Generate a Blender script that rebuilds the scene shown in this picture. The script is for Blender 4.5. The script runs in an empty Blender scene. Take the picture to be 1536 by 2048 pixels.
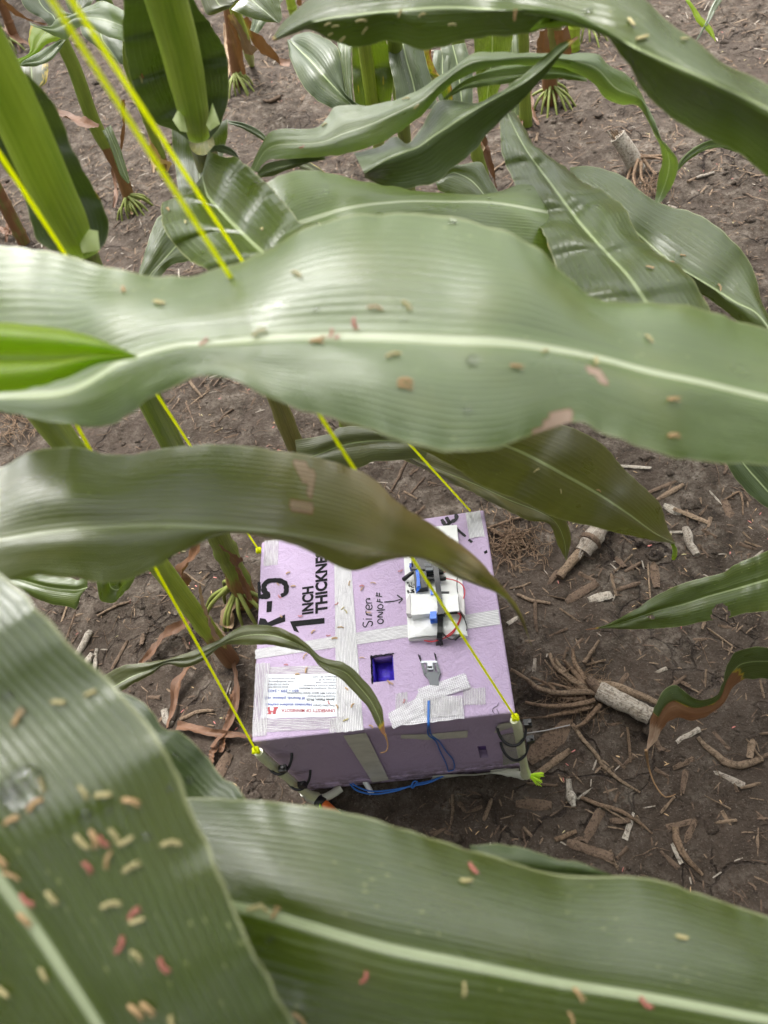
import bpy, bmesh, math, random
from mathutils import Vector, Matrix, noise
from mathutils.bvhtree import BVHTree
random.seed(11)
S = bpy.context.scene
COL = S.collection

# ------------------------------------------------------------------ camera
F = 1500.0
def rot(p, y, r):
    return (Matrix.Rotation(y, 3, 'Z') @ Matrix.Rotation(p, 3, 'X') @ Matrix.Rotation(r, 3, 'Z'))
CM = rot(.614, .209, -.318)
CL = Vector((.279, -.267, 1.015))
cam = bpy.data.cameras.new('camera'); co = bpy.data.objects.new('camera', cam); COL.objects.link(co)
co.matrix_world = Matrix.Translation(CL) @ CM.to_4x4()
cam.sensor_fit = 'VERTICAL'; cam.sensor_height = 36; cam.lens = F / 2048 * 36
cam.clip_start = .01; cam.clip_end = 200
cam.dof.use_dof = True; cam.dof.focus_distance = 1.06; cam.dof.aperture_fstop = 26.4 / 3.7
S.camera = co

# ------------------------------------------------------------------ light
SUN_EL, SUN_AZ = math.radians(62), math.radians(-20)      # azimuth measured from +Y towards +X
w = bpy.data.worlds.new('World'); S.world = w; w.use_nodes = True
nt = w.node_tree; nt.nodes.clear()
out = nt.nodes.new('ShaderNodeOutputWorld'); bg = nt.nodes.new('ShaderNodeBackground')
sky = nt.nodes.new('ShaderNodeTexSky'); sky.sky_type = 'NISHITA'; sky.sun_disc = False
sky.sun_elevation = SUN_EL; sky.sun_rotation = SUN_AZ; sky.dust_density = 4; sky.air_density = 1.0
hs = nt.nodes.new('ShaderNodeHueSaturation'); hs.inputs['Saturation'].default_value = .10
nt.links.new(sky.outputs[0], hs.inputs['Color']); nt.links.new(hs.outputs[0], bg.inputs[0])
bg.inputs[1].default_value = .15; nt.links.new(bg.outputs[0], out.inputs[0])
sl = bpy.data.lights.new('sun', 'SUN'); sl.energy = 1.5; sl.angle = math.radians(28); sl.color = (1, .97, .93)
so = bpy.data.objects.new('sun', sl); COL.objects.link(so)
sd = Vector((math.sin(SUN_AZ) * math.cos(SUN_EL), math.cos(SUN_AZ) * math.cos(SUN_EL), math.sin(SUN_EL)))
so.rotation_euler = (-sd).to_track_quat('-Z', 'Y').to_euler()
S.view_settings.view_transform = 'Standard'; S.view_settings.look = 'None'
S.view_settings.gamma = 1; S.view_settings.use_curve_mapping = False
S.view_settings.exposure = 1.7
S.render.engine = 'CYCLES'

# ------------------------------------------------------------------ projection helpers (authoring only)
def at(u, v, d):
    return CL + CM @ Vector(((u - 768) / F, (1024 - v) / F, -1)) * d
def ray(u, v):
    return CM @ Vector(((u - 768) / F, (1024 - v) / F, -1))
def seen(p, mg=120, far=9):
    q = CM.transposed() @ (Vector(p) - CL)
    if q.z > -.005 or -q.z > far: return False
    return abs(F * q.x / -q.z) < 768 + mg and abs(F * q.y / -q.z) < 1024 + mg
def on_z(u, v, z=0.0):
    r = ray(u, v); return CL + r * ((z - CL.z) / r.z)
def on_y(u, v, y=0.0):
    r = ray(u, v); return CL + r * ((y - CL.y) / r.y)
W, D, H = .279, .26, .224
W = .29
TOP = H

# ------------------------------------------------------------------ object helpers
def tag(o, label=None, cat=None, group=None, kind=None):
    if label: o['label'] = label
    if cat: o['category'] = cat
    if group: o['group'] = group
    if kind: o['kind'] = kind
    return o
def root(name, loc, label, cat, group=None):
    o = bpy.data.objects.new(name, None); COL.objects.link(o); o.location = loc; o.empty_display_size = .02
    return tag(o, label, cat, group)
def loc_of(o):
    p = Vector((0, 0, 0))
    while o is not None:
        p = p + o.location; o = o.parent
    return p
def mk(name, verts, faces, mat, parent=None, smooth=True, origin=None):
    me = bpy.data.meshes.new(name)
    base = loc_of(parent) if parent else (Vector(origin) if origin is not None else Vector((0, 0, 0)))
    me.from_pydata([tuple(Vector(v) - base) for v in verts], [], faces)
    me.validate(); me.materials.append(mat)
    if smooth: me.polygons.foreach_set('use_smooth', [True] * len(me.polygons))
    o = bpy.data.objects.new(name, me); COL.objects.link(o)
    if parent: o.parent = parent
    elif origin is not None: o.location = base
    return o
class MB:
    def __init__(s): s.v = []; s.f = []; s.m = []
    def add(s, v, f, m=0):
        n = len(s.v); s.v += [Vector(q) for q in v]; s.f += [tuple(i + n for i in q) for q in f]; s.m += [m] * len(f)
        return s
    def box(s, c, sx, sy, sz, R=None, m=0, jit=0):
        R = R or Matrix.Identity(3); c = Vector(c)
        p = [c + R @ Vector((x * sx / 2, y * sy / 2, z * sz / 2)) + Vector((random.uniform(-jit, jit), random.uniform(-jit, jit), random.uniform(-jit, jit)))
             for x in (-1, 1) for y in (-1, 1) for z in (-1, 1)]
        return s.add(p, [(0, 1, 3, 2), (4, 6, 7, 5), (0, 4, 5, 1), (2, 3, 7, 6), (0, 2, 6, 4), (1, 5, 7, 3)], m)
    def tube(s, pts, rad, n=8, cap=True, m=0, flat=1.0):
        pts = [Vector(p) for p in pts]
        if not hasattr(rad, '__len__'): rad = [rad] * len(pts)
        vs = []; up = None
        for i, p in enumerate(pts):
            t = (pts[min(i + 1, len(pts) - 1)] - pts[max(i - 1, 0)]).normalized()
            if up is None:
                up = Vector((0, 0, 1)) if abs(t.z) < .9 else Vector((1, 0, 0))
            a = t.cross(up).normalized(); b = a.cross(t).normalized(); up = b
            for k in range(n):
                an = 2 * math.pi * k / n
                vs.append(p + (a * math.cos(an) + b * math.sin(an) * flat) * rad[i])
        fs = [(i * n + k, (i + 1) * n + k, (i + 1) * n + (k + 1) % n, i * n + (k + 1) % n) for i in range(len(pts) - 1) for k in range(n)]
        if cap:
            q = len(vs); vs += vs[:n] + vs[(len(pts) - 1) * n:len(pts) * n]
            fs.append(tuple(q + k for k in range(n))); fs.append(tuple(q + n + k for k in range(n - 1, -1, -1)))
        return s.add(vs, fs, m)
    def out(s, name, mat, parent=None, smooth=True, origin=None):
        mats = mat if isinstance(mat, (list, tuple)) else [mat]
        o = mk(name, s.v, s.f, mats[0], parent, smooth, origin)
        for q in mats[1:]: o.data.materials.append(q)
        if len(mats) > 1 and len(o.data.polygons) == len(s.m): o.data.polygons.foreach_set('material_index', s.m)
        return o

def cr(P, t):
    """Catmull-Rom through P (tuples) at arc-length fraction t."""
    return P(t)
def spline(pts):
    pts = [Vector(p) for p in pts]
    if len(pts) == 1: return lambda t: pts[0]
    L = [0]
    for a, b in zip(pts, pts[1:]): L.append(L[-1] + max((b - a).length, 1e-6))
    T = L[-1]
    def f(t):
        x = max(0, min(1, t)) * T
        i = 0
        while i < len(pts) - 2 and x > L[i + 1]: i += 1
        s = (x - L[i]) / (L[i + 1] - L[i])
        p1, p2 = pts[i], pts[i + 1]
        h = L[i + 1] - L[i]
        m1 = (p2 - pts[i - 1]) / (L[i + 1] - L[i - 1]) * h if i > 0 else (p2 - p1)
        m2 = (pts[i + 2] - p1) / (L[i + 2] - L[i]) * h if i + 2 < len(pts) else (p2 - p1)
        return p1 * (2*s**3 - 3*s**2 + 1) + m1 * (s**3 - 2*s**2 + s) + p2 * (-2*s**3 + 3*s**2) + m2 * (s**3 - s**2)
    return f
def lin(vals):
    if not hasattr(vals, '__len__'): return lambda t: vals
    n = len(vals) - 1
    def f(t):
        x = max(0, min(1, t)) * n; i = min(int(x), n - 1); s = x - i; s = s * s * (3 - 2 * s) if n > 1 else s
        return vals[i] * (1 - s) + vals[i + 1] * s
    return f
def resample(pts, n):
    f = spline(pts); return [f(i / (n - 1)) for i in range(n)]

# ------------------------------------------------------------------ materials
def newmat(name):
    m = bpy.data.materials.new(name); m.use_nodes = True; n = m.node_tree.nodes; n.clear()
    return m, m.node_tree
class N:
    """tiny node-graph helper"""
    def __init__(s, nt): s.nt = nt
    def n(s, t, **k):
        q = s.nt.nodes.new(t)
        for a, b in k.items(): setattr(q, a, b)
        return q
    def set(s, sock, v):
        if v is None: return
        if isinstance(v, bpy.types.NodeSocket): s.nt.links.new(v, sock)
        else:
            if hasattr(sock.default_value, '__len__') and len(sock.default_value) == 4 and len(v) == 3: v = tuple(v) + (1,)
            sock.default_value = v
    def math(s, op, a, b=None, c=None, clamp=False):
        q = s.n('ShaderNodeMath', operation=op, use_clamp=clamp)
        s.set(q.inputs[0], a)
        if b is not None: s.set(q.inputs[1], b)
        if c is not None: s.set(q.inputs[2], c)
        return q.outputs[0]
    def mix(s, f, a, b, mode='MIX'):
        q = s.n('ShaderNodeMix', data_type='RGBA', blend_type=mode)
        s.set(q.inputs[0], f); s.set(q.inputs[6], a); s.set(q.inputs[7], b); return q.outputs[2]
    def ramp(s, f, stops, interp='LINEAR'):
        q = s.n('ShaderNodeValToRGB'); q.color_ramp.interpolation = interp; e = q.color_ramp.elements
        while len(e) < len(stops): e.new(.5)
        for i, (p, c) in enumerate(stops):
            e[i].position = p; e[i].color = (tuple(c) + (1,)) if hasattr(c, '__len__') else (c, c, c, 1)
        s.set(q.inputs[0], f); return q.outputs[0]
    def noise(s, vec, scale, detail=4, rough=.55, dist=0):
        q = s.n('ShaderNodeTexNoise'); s.set(q.inputs['Vector'], vec); q.inputs['Scale'].default_value = scale
        q.inputs['Detail'].default_value = detail; q.inputs['Roughness'].default_value = rough; q.inputs['Distortion'].default_value = dist
        return q.outputs['Fac']
    def vor(s, vec, scale, feature='F1', rnd=1):
        q = s.n('ShaderNodeTexVoronoi', feature=feature); s.set(q.inputs['Vector'], vec); q.inputs['Scale'].default_value = scale
        q.inputs['Randomness'].default_value = rnd
        return q.outputs
    def smooth(s, x, a, b):
        q = s.n('ShaderNodeMapRange', interpolation_type='SMOOTHSTEP'); s.set(q.inputs[0], x)
        q.inputs[1].default_value = a; q.inputs[2].default_value = b; return q.outputs[0]
    def vmul(s, v, k):
        q = s.n('ShaderNodeVectorMath', operation='MULTIPLY'); s.set(q.inputs[0], v); q.inputs[1].default_value = k; return q.outputs[0]
    def vadd(s, v, k):
        q = s.n('ShaderNodeVectorMath', operation='ADD'); s.set(q.inputs[0], v); s.set(q.inputs[1], k); return q.outputs[0]
    def bump(s, h, strength, dist, nrm=None):
        q = s.n('ShaderNodeBump'); q.inputs['Strength'].default_value = strength; q.inputs['Distance'].default_value = dist
        s.set(q.inputs['Height'], h)
        if nrm is not None: s.set(q.inputs['Normal'], nrm)
        return q.outputs[0]
    def bsdf(s, **k):
        q = s.n('ShaderNodeBsdfPrincipled')
        for a, b in k.items(): s.set(q.inputs[a.replace('_', ' ')], b)
        return q.outputs[0]
    def done(s, sh):
        o = s.n('ShaderNodeOutputMaterial'); s.nt.links.new(sh, o.inputs[0])

def plain(name, col, rough=.5, spec=.5, metal=0, var=.15, scale=60, bump=.0, bscale=300, trans=0, coords='Object'):
    m, nt = newmat(name); g = N(nt)
    tc = g.n('ShaderNodeTexCoord').outputs[coords]
    f = g.noise(tc, scale, 5)
    c = g.mix(f, tuple(x * (1 - var) for x in col), tuple(min(1, x * (1 + var)) for x in col))
    nb = g.bump(g.noise(tc, bscale, 4), bump, .002) if bump else None
    b = g.bsdf(Base_Color=c, Roughness=rough, Specular_IOR_Level=spec, Metallic=metal, Normal=nb, Transmission_Weight=trans)
    g.done(b); return m

def leaf_mat(name, top, under, dead=False, gloss=.36, trans=.3, ribc=(.42, .50, .24), freq=60, spec=.6, ribw=.045, streak=.35, ior=1.62):
    m, nt = newmat(name); g = N(nt)
    uv = g.n('ShaderNodeUVMap', uv_map='UVMap').outputs[0]
    sx = g.n('ShaderNodeSeparateXYZ'); g.set(sx.inputs[0], uv); u, v = sx.outputs[0], sx.outputs[1]   # u metres, v -1..1
    av = g.math('ABSOLUTE', v)
    oi = g.n('ShaderNodeObjectInfo').outputs['Random']
    off = g.n('ShaderNodeCombineXYZ'); g.set(off.inputs[2], g.math('MULTIPLY', oi, 37.0))
    p = g.vadd(uv, off.outputs[0])
    st = g.noise(g.vmul(p, (9, 14, 1)), 1.0, 5, .6)                 # long streaks
    fine = g.noise(g.vmul(p, (14, 75, 1)), 1.0, 3, .6)
    blotch = g.noise(g.vmul(p, (22, 1.6, 1)), 1.0, 4, .55)
    wave = g.math('SINE', g.math('ADD', g.math('MULTIPLY', v, float(freq)), g.math('MULTIPLY', blotch, 2.5)))
    vein = g.math('MULTIPLY_ADD', wave, .5, .5)
    vein = g.math('POWER', vein, 3.0)
    bf = g.n('ShaderNodeNewGeometry').outputs['Backfacing']
    lo = tuple(x * .72 for x in top); hi = tuple(min(1, x * 1.35) for x in top)
    ctop = g.mix(g.math('MULTIPLY_ADD', st, streak * 2, .5 - streak), lo, hi)
    ctop = g.mix(g.smooth(blotch, .45, .75), ctop, tuple(x * y for x, y in zip(top, (1.25, 1.1, .75))))
    cun = g.mix(st, tuple(x * .8 for x in under), tuple(min(1, x * 1.2) for x in under))
    c = g.mix(bf, ctop, cun)
    c = g.mix(g.math('MULTIPLY', vein, .22), c, tuple(min(1, x * 1.9 + .01) for x in top))
    c = g.mix(g.math('MULTIPLY', g.smooth(fine, .56, .72), .25), c, tuple(x * 1.7 for x in top))
    # pale flecks
    vo = g.vor(g.vmul(p, (130, 13, 1)), 1.0)
    fl = g.math('MULTIPLY', g.math('SUBTRACT', 1, g.smooth(vo[0], .05, .16)), g.smooth(g.noise(g.vmul(p, (14, 2.2, 1)), 1, 2), .52, .66))
    c = g.mix(g.math('MULTIPLY', fl, .8), c, (.42, .45, .16))
    # midrib and margin
    rib = g.math('SUBTRACT', 1, g.smooth(av, ribw * .45, ribw))
    halo = g.math('MULTIPLY', g.math('SUBTRACT', 1, g.smooth(av, ribw, ribw * 3.4)), .35)
    c = g.mix(halo, c, tuple(min(1, x * 1.8) for x in top))
    c = g.mix(rib, c, ribc if not dead else tuple(x * 1.4 for x in top))
    edge = g.smooth(av, .972, .99)
    c = g.mix(g.math('MULTIPLY', edge, .7), c, (.40, .42, .20) if not dead else tuple(x * 1.3 for x in top))
    # age: yellow rim then brown
    age = g.n('ShaderNodeAttribute', attribute_name='age').outputs['Fac']
    a2 = g.math('ADD', age, g.math('MULTIPLY_ADD', g.noise(g.vmul(p, (60, 5, 1)), 1, 4, .7), .5, -.25))
    yel = g.math('MULTIPLY', g.smooth(a2, .40, .47), 1)
    brn = g.smooth(a2, .50, .56)
    brc = g.mix(g.noise(g.vmul(p, (40, 12, 1)), 1, 4), (.13, .045, .012), (.30, .15, .06))
    tan = g.smooth(a2, .95, 1.1)
    brz = g.n('ShaderNodeAttribute', attribute_name='bronze').outputs['Fac']
    c = g.mix(g.math('MULTIPLY', brz, g.math('MULTIPLY_ADD', st, .6, .55), clamp=True), c, (.23, .145, .045))
    c = g.mix(yel, c, (.48, .33, .02)); c = g.mix(brn, c, brc); c = g.mix(tan, c, (.52, .36, .25))
    # relief
    hgt = g.math('ADD', g.math('MULTIPLY', vein, .6), g.math('MULTIPLY', fine, .8))
    hgt = g.math('ADD', hgt, g.math('MULTIPLY', rib, -1.5))
    nb = g.bump(hgt, .38, .0006)
    nb = g.bump(g.noise(g.vmul(p, (22, 2.2, 1)), 1, 3), .22, .004, nb)
    wet = g.smooth(g.noise(g.vadd(g.vmul(p, (16, 1.3, 1)), (3.3, 7.1, 0)), 1, 3), .58, .66)
    ro = g.math('MULTIPLY_ADD', fine, .18, gloss - .06)
    ro = g.math('MULTIPLY_ADD', brn, .25, ro, clamp=True)
    ro = g.math('MULTIPLY_ADD', wet, -.12, ro, clamp=True)
    b = g.bsdf(Base_Color=c, Roughness=ro, Specular_IOR_Level=spec, IOR=ior, Normal=nb)
    tr = g.n('ShaderNodeBsdfTranslucent'); tcol = g.mix(brn, g.mix(.75, c, tuple(min(1, x * y) for x, y in zip(top, (3.2, 3.4, .9)))), (.35, .12, .03))
    g.set(tr.inputs[0], tcol); g.set(tr.inputs['Normal'], nb)
    ms = g.n('ShaderNodeMixShader'); ms.inputs[0].default_value = trans
    nt.links.new(b, ms.inputs[1]); nt.links.new(tr.outputs[0], ms.inputs[2])
    g.done(ms.outputs[0]); return m

LM = {
    'green': leaf_mat('corn_leaf_green', (.056, .084, .008), (.095, .155, .010), gloss=.27, ior=1.66, trans=.25, streak=.45),
    'dark': leaf_mat('corn_leaf_deep_green', (.044, .070, .012), (.062, .095, .012), trans=.10, spec=.7),
    'olive': leaf_mat('corn_leaf_olive', (.062, .072, .018), (.10, .085, .02), gloss=.36, ior=1.75),
    'pale': leaf_mat('corn_leaf_pale', (.105, .155, .035), (.13, .19, .03), gloss=.33, freq=110, spec=.9, ribw=.055, ribc=(.60, .66, .42), streak=.45, ior=1.82),
    'near': leaf_mat('corn_leaf_broad', (.054, .080, .008), (.10, .16, .02), gloss=.25, freq=120, spec=.8, ior=1.8, ribw=.044, ribc=(.58, .66, .40), streak=.45),
    'bronze': leaf_mat('corn_leaf_bronze', (.105, .125, .030), (.12, .11, .025), gloss=.30, freq=110, spec=.85, ior=1.9, ribc=(.42, .46, .26)),
    'bright': leaf_mat('corn_leaf_yellow_green', (.20, .29, .010), (.18, .27, .01), gloss=.4, trans=.45, streak=.5),
    'dead': leaf_mat('dead_corn_leaf', (.125, .052, .018), (.16, .08, .035), dead=True, gloss=.6, trans=.06, streak=.6),
    'straw': leaf_mat('straw_corn_leaf', (.28, .185, .10), (.26, .17, .10), dead=True, gloss=.65, trans=.06, streak=.6),
}

def stalk_mat(name, g0, g1, brown):
    m, nt = newmat(name); g = N(nt)
    uv = g.n('ShaderNodeUVMap', uv_map='UVMap').outputs[0]
    sx = g.n('ShaderNodeSeparateXYZ'); g.set(sx.inputs[0], uv); u, v = sx.outputs[0], sx.outputs[1]  # u height m, v around 0..1
    fib = g.noise(g.vmul(uv, (5, 38, 1)), 1, 4, .6)
    bl = g.noise(g.vmul(uv, (16, 5, 1)), 1, 5, .6)
    c = g.mix(g.smooth(g.math('MULTIPLY_ADD', bl, .5, g.math('MULTIPLY', fib, .7)), .42, .78), g0, g1)
    age = g.n('ShaderNodeAttribute', attribute_name='age').outputs['Fac']
    a2 = g.math('ADD', age, g.math('MULTIPLY_ADD', bl, .9, -.45))
    bc = g.mix(fib, tuple(x * .5 for x in brown), tuple(min(1, x * 1.5) for x in brown))
    c = g.mix(g.smooth(a2, .42, .6), c, bc)
    c = g.mix(g.math('MULTIPLY', g.smooth(bl, .62, .72), g.smooth(age, .2, .6)), c, (.05, .025, .012))
    nb = g.bump(fib, .8, .0016)
    b = g.bsdf(Base_Color=c, Roughness=g.math('MULTIPLY_ADD', g.smooth(a2, .4, .6), .25, .36), Specular_IOR_Level=.5, Normal=nb, Subsurface_Weight=.0)
    g.done(b); return m
SM = {'green': stalk_mat('corn_stalk_green', (.13, .19, .02), (.24, .31, .04), (.20, .10, .03)),
      'bright': stalk_mat('corn_stalk_yellow_green', (.24, .36, .02), (.40, .52, .05), (.20, .10, .04)),
      'brown': stalk_mat('corn_stalk_husky', (.13, .14, .025), (.22, .20, .05), (.20, .09, .035))}
M_root = plain('brace_root_green', (.20, .23, .05), .55, var=.6, scale=80)

# ------------------------------------------------------------------ ground
def gz(x, y):
    p = Vector((x, y, 0))
    h = .016 * noise.noise(p * 2.1) + .010 * noise.noise(p * 6.3 + Vector((5, 1, 0)))
    h += .0085 * noise.noise(p * 17 + Vector((2, 7, 0))) * (1 + 1.2 * max(0, noise.noise(p * 1.7 + Vector((9, 9, 0)))))
    c = noise.noise(p * 34 + Vector((1, 3, 2)))
    h += .0046 * (abs(c) * 1.6 - .4) + .0016 * noise.noise(p * 75)
    # level under the foam box
    k = max(0, 1 - max(0, max(abs(x - .145) - .17, abs(y - .13) - .16)) / .06)
    h = h * (1 - k) + (-.004) * k
    return h - .004
def soil_mat():
    m, nt = newmat('soil'); g = N(nt)
    tc = g.n('ShaderNodeTexCoord').outputs['Object']
    n1 = g.noise(tc, 3.0, 6, .6); n2 = g.noise(tc, 30, 10, .72); n3 = g.noise(tc, 150, 6, .7); n4 = g.noise(tc, 9, 8, .65, .6); n5 = g.noise(tc, 420, 3, .6)
    c = g.ramp(n2, [(.36, (.036, .027, .020)), (.46, (.088, .068, .051)), (.56, (.165, .134, .106)), (.68, (.30, .255, .208))])
    c = g.mix(g.smooth(n3, .50, .62), c, g.mix(n5, (.055, .038, .028), (.12, .085, .062)))
    wetm = g.smooth(g.math('MULTIPLY_ADD', n4, .6, g.math('MULTIPLY', n1, .5)), .50, .60)
    c = g.mix(g.math('MULTIPLY', wetm, .6), c, (.085, .060, .044))
    c = g.mix(g.math('MULTIPLY', g.smooth(n5, .60, .70), .5), c, (.34, .28, .235))
    # cracks: their inner shade painted in as dark colour, with a bump
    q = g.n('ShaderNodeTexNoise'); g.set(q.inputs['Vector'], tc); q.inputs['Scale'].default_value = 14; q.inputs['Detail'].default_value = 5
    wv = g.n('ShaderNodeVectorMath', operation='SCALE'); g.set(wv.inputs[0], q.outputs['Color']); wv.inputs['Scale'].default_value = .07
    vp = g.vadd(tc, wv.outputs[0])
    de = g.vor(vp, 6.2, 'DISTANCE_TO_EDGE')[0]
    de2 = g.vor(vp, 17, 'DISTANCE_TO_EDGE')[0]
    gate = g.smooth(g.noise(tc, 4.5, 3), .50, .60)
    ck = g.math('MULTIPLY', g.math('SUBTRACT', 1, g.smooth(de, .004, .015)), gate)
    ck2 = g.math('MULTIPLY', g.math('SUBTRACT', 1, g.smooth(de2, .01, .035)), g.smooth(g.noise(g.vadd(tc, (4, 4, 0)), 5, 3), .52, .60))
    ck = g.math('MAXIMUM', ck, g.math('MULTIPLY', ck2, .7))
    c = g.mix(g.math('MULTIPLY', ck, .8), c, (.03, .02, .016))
    h = g.math('ADD', g.math('MULTIPLY', n2, 1.0), g.math('MULTIPLY', n3, .55))
    h = g.math('ADD', h, g.math('MULTIPLY', ck, -1.2))
    nb = g.bump(h, 1.0, .016)
    nb = g.bump(g.noise(tc, 420, 4, .7), .6, .0018, nb)
    ro = g.math('MULTIPLY_ADD', wetm, -.22, .9)
    g.done(g.bsdf(Base_Color=c, Roughness=ro, Specular_IOR_Level=.25, Normal=nb)); return m
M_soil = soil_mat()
def grid_axis(a, b, fa, fb, fine, far):
    xs = []; x = fa
    while x < fb: xs.append(x); x += fine
    xs.append(fb)
    s = fine; x = fb
    while x < b: s *= 1.35; x = min(b, x + s); xs.append(x)
    s = fine; x = fa; pre = []
    while x > a: s *= 1.35; x = max(a, x - s); pre.append(x)
    return pre[::-1] + xs
gx = grid_axis(-60, 60, -1.15, 1.75, .0075, 60); gy = grid_axis(-60, 60, -.35, 2.6, .0075, 60)
gv = [(x, y, gz(x, y)) for y in gy for x in gx]
nx = len(gx)
gf = [(j * nx + i, j * nx + i + 1, (j + 1) * nx + i + 1, (j + 1) * nx + i) for j in range(len(gy) - 1) for i in range(nx - 1)]
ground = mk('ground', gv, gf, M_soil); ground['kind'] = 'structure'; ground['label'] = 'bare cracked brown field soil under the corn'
def gp(u, v, lift=0.0):
    p = on_z(u, v, 0)
    for _ in range(2): p = on_z(u, v, gz(p.x, p.y))
    p.z = gz(p.x, p.y) + lift
    return p

# ------------------------------------------------------------------ leaves
BV = {}
def leaf(parent, A, M, B, d, da=0.0, db=0.0, mat='green', nl=70, nw=14, rip=.0015, ripf=9, bulge=.004, age=None, flip=False,
         label=None, name='leaf', holes=(), key=None, ph=None, und=.0042, bronze=None):
    """A, M, B: two margins and the midrib; d: distance of the midrib from the lens, da/db: how much nearer or farther the margins lie"""
    fa, fm, fb = spline([(x, y, 0) for x, y in A]), spline([(x, y, 0) for x, y in M]), spline([(x, y, 0) for x, y in B])
    fd, fda, fdb = lin(d), lin(da), lin(db)
    ph = random.uniform(0, 6) if ph is None else ph
    rows = []; ulen = 0; us = []; prev = None; vs = []
    cols = [(-1 + 2 * j / nw) for j in range(nw + 1)]
    cols = [math.copysign(abs(c) ** .8, c) for c in cols]
    for i in range(nl + 1):
        t = i / nl
        a, m_, b = fa(t), fm(t), fb(t)
        dd = fd(t)
        Pm = at(m_.x, m_.y, dd); Pa = at(a.x, a.y, dd + fda(t)); Pb = at(b.x, b.y, dd + fdb(t))
        if prev is not None: ulen += (Pm - prev).length
        prev = Pm; us.append(ulen); rows.append((Pa, Pm, Pb))
    for i, (Pa, Pm, Pb) in enumerate(rows):
        t = i / nl
        T = (rows[min(i + 1, nl)][1] - rows[max(i - 1, 0)][1])
        nrm = (Pb - Pa).cross(T)
        nrm = nrm.normalized() if nrm.length > 1e-9 else Vector((0, 0, 1))
        if nrm.dot(CL - Pm) < 0: nrm = -nrm
        env = min(1, t * 6) * min(1, (1 - t) * 6)
        for c in cols:
            k = abs(c); P = Pm.lerp(Pa if c < 0 else Pb, k)
            sgn = -1 if c < 0 else 1
            off = bulge * 4 * k * (1 - k) * env
            off += rip * (k ** 2) * math.sin(us[i] * ripf * 6.28 + ph + sgn * 1.3) * env
            off += rip * .6 * noise.noise(Vector((us[i] * 22 + ph, c * 2.2, ph))) * env
            off += und * noise.noise(Vector((us[i] * 17 + ph * 3, c * 1.3 + ph, 4.0))) * env * min(1, k * 3)
            off += .0007 * k ** 6 * math.sin(us[i] * 290 + 3 * noise.noise(Vector((us[i] * 40, c, ph))) + sgn) * env
            if k > .99: P = P + (Pm - P).normalized() * .0009 * max(0, noise.noise(Vector((us[i] * 120, sgn, ph))) * 1.6)
            off -= .0012 * math.exp(-(k / .07) ** 2) * env
            vs.append(P + nrm * off)
    nc = nw + 1; fs = []; 
    def inhole(t, c):
        for (ht, hc, rt, rc) in holes:
            if ((t - ht) / rt) ** 2 + ((c - hc) / rc) ** 2 < 1: return True
        return False
    for i in range(nl):
        for j in range(nw):
            if holes and inhole((i + .5) / nl, (cols[j] + cols[j + 1]) / 2): continue
            q = (i * nc + j, i * nc + j + 1, (i + 1) * nc + j + 1, (i + 1) * nc + j)
            fs.append(q)
    # make faces front-side towards the lens unless the underside shows
    if fs:
        q = fs[len(fs) // 2]
        n_ = (vs[q[1]] - vs[q[0]]).cross(vs[q[3]] - vs[q[0]])
        face_cam = n_.dot(CL - vs[q[0]]) > 0
        if face_cam == bool(flip): fs = [f[::-1] for f in fs]
    base = loc_of(parent)
    me = bpy.data.meshes.new(name); me.from_pydata([tuple(v - base) for v in vs], [], fs)
    me.materials.append(LM[mat]); me.polygons.foreach_set('use_smooth', [True] * len(me.polygons))
    ul = me.uv_layers.new(name='UVMap')
    uvv = [(us[i], c) for i in range(nl + 1) for c in cols]
    buf = []
    for l in me.loops: buf += uvv[l.vertex_index]
    ul.data.foreach_set('uv', buf)
    at_ = me.attributes.new('age', 'FLOAT', 'POINT')
    at_.data.foreach_set('value', [age(i / nl, c) if age else 0.0 for i in range(nl + 1) for c in cols])
    if bronze:
        bz = me.attributes.new('bronze', 'FLOAT', 'POINT'); bz.data.foreach_set('value', [bronze(i / nl, c) for i in range(nl + 1) for c in cols])
    o = bpy.data.objects.new(name, me); COL.objects.link(o); o.parent = parent
    if label: o['label'] = label
    if key: BV[key] = BVHTree.FromPolygons([tuple(v) for v in vs], fs)
    return o

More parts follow.
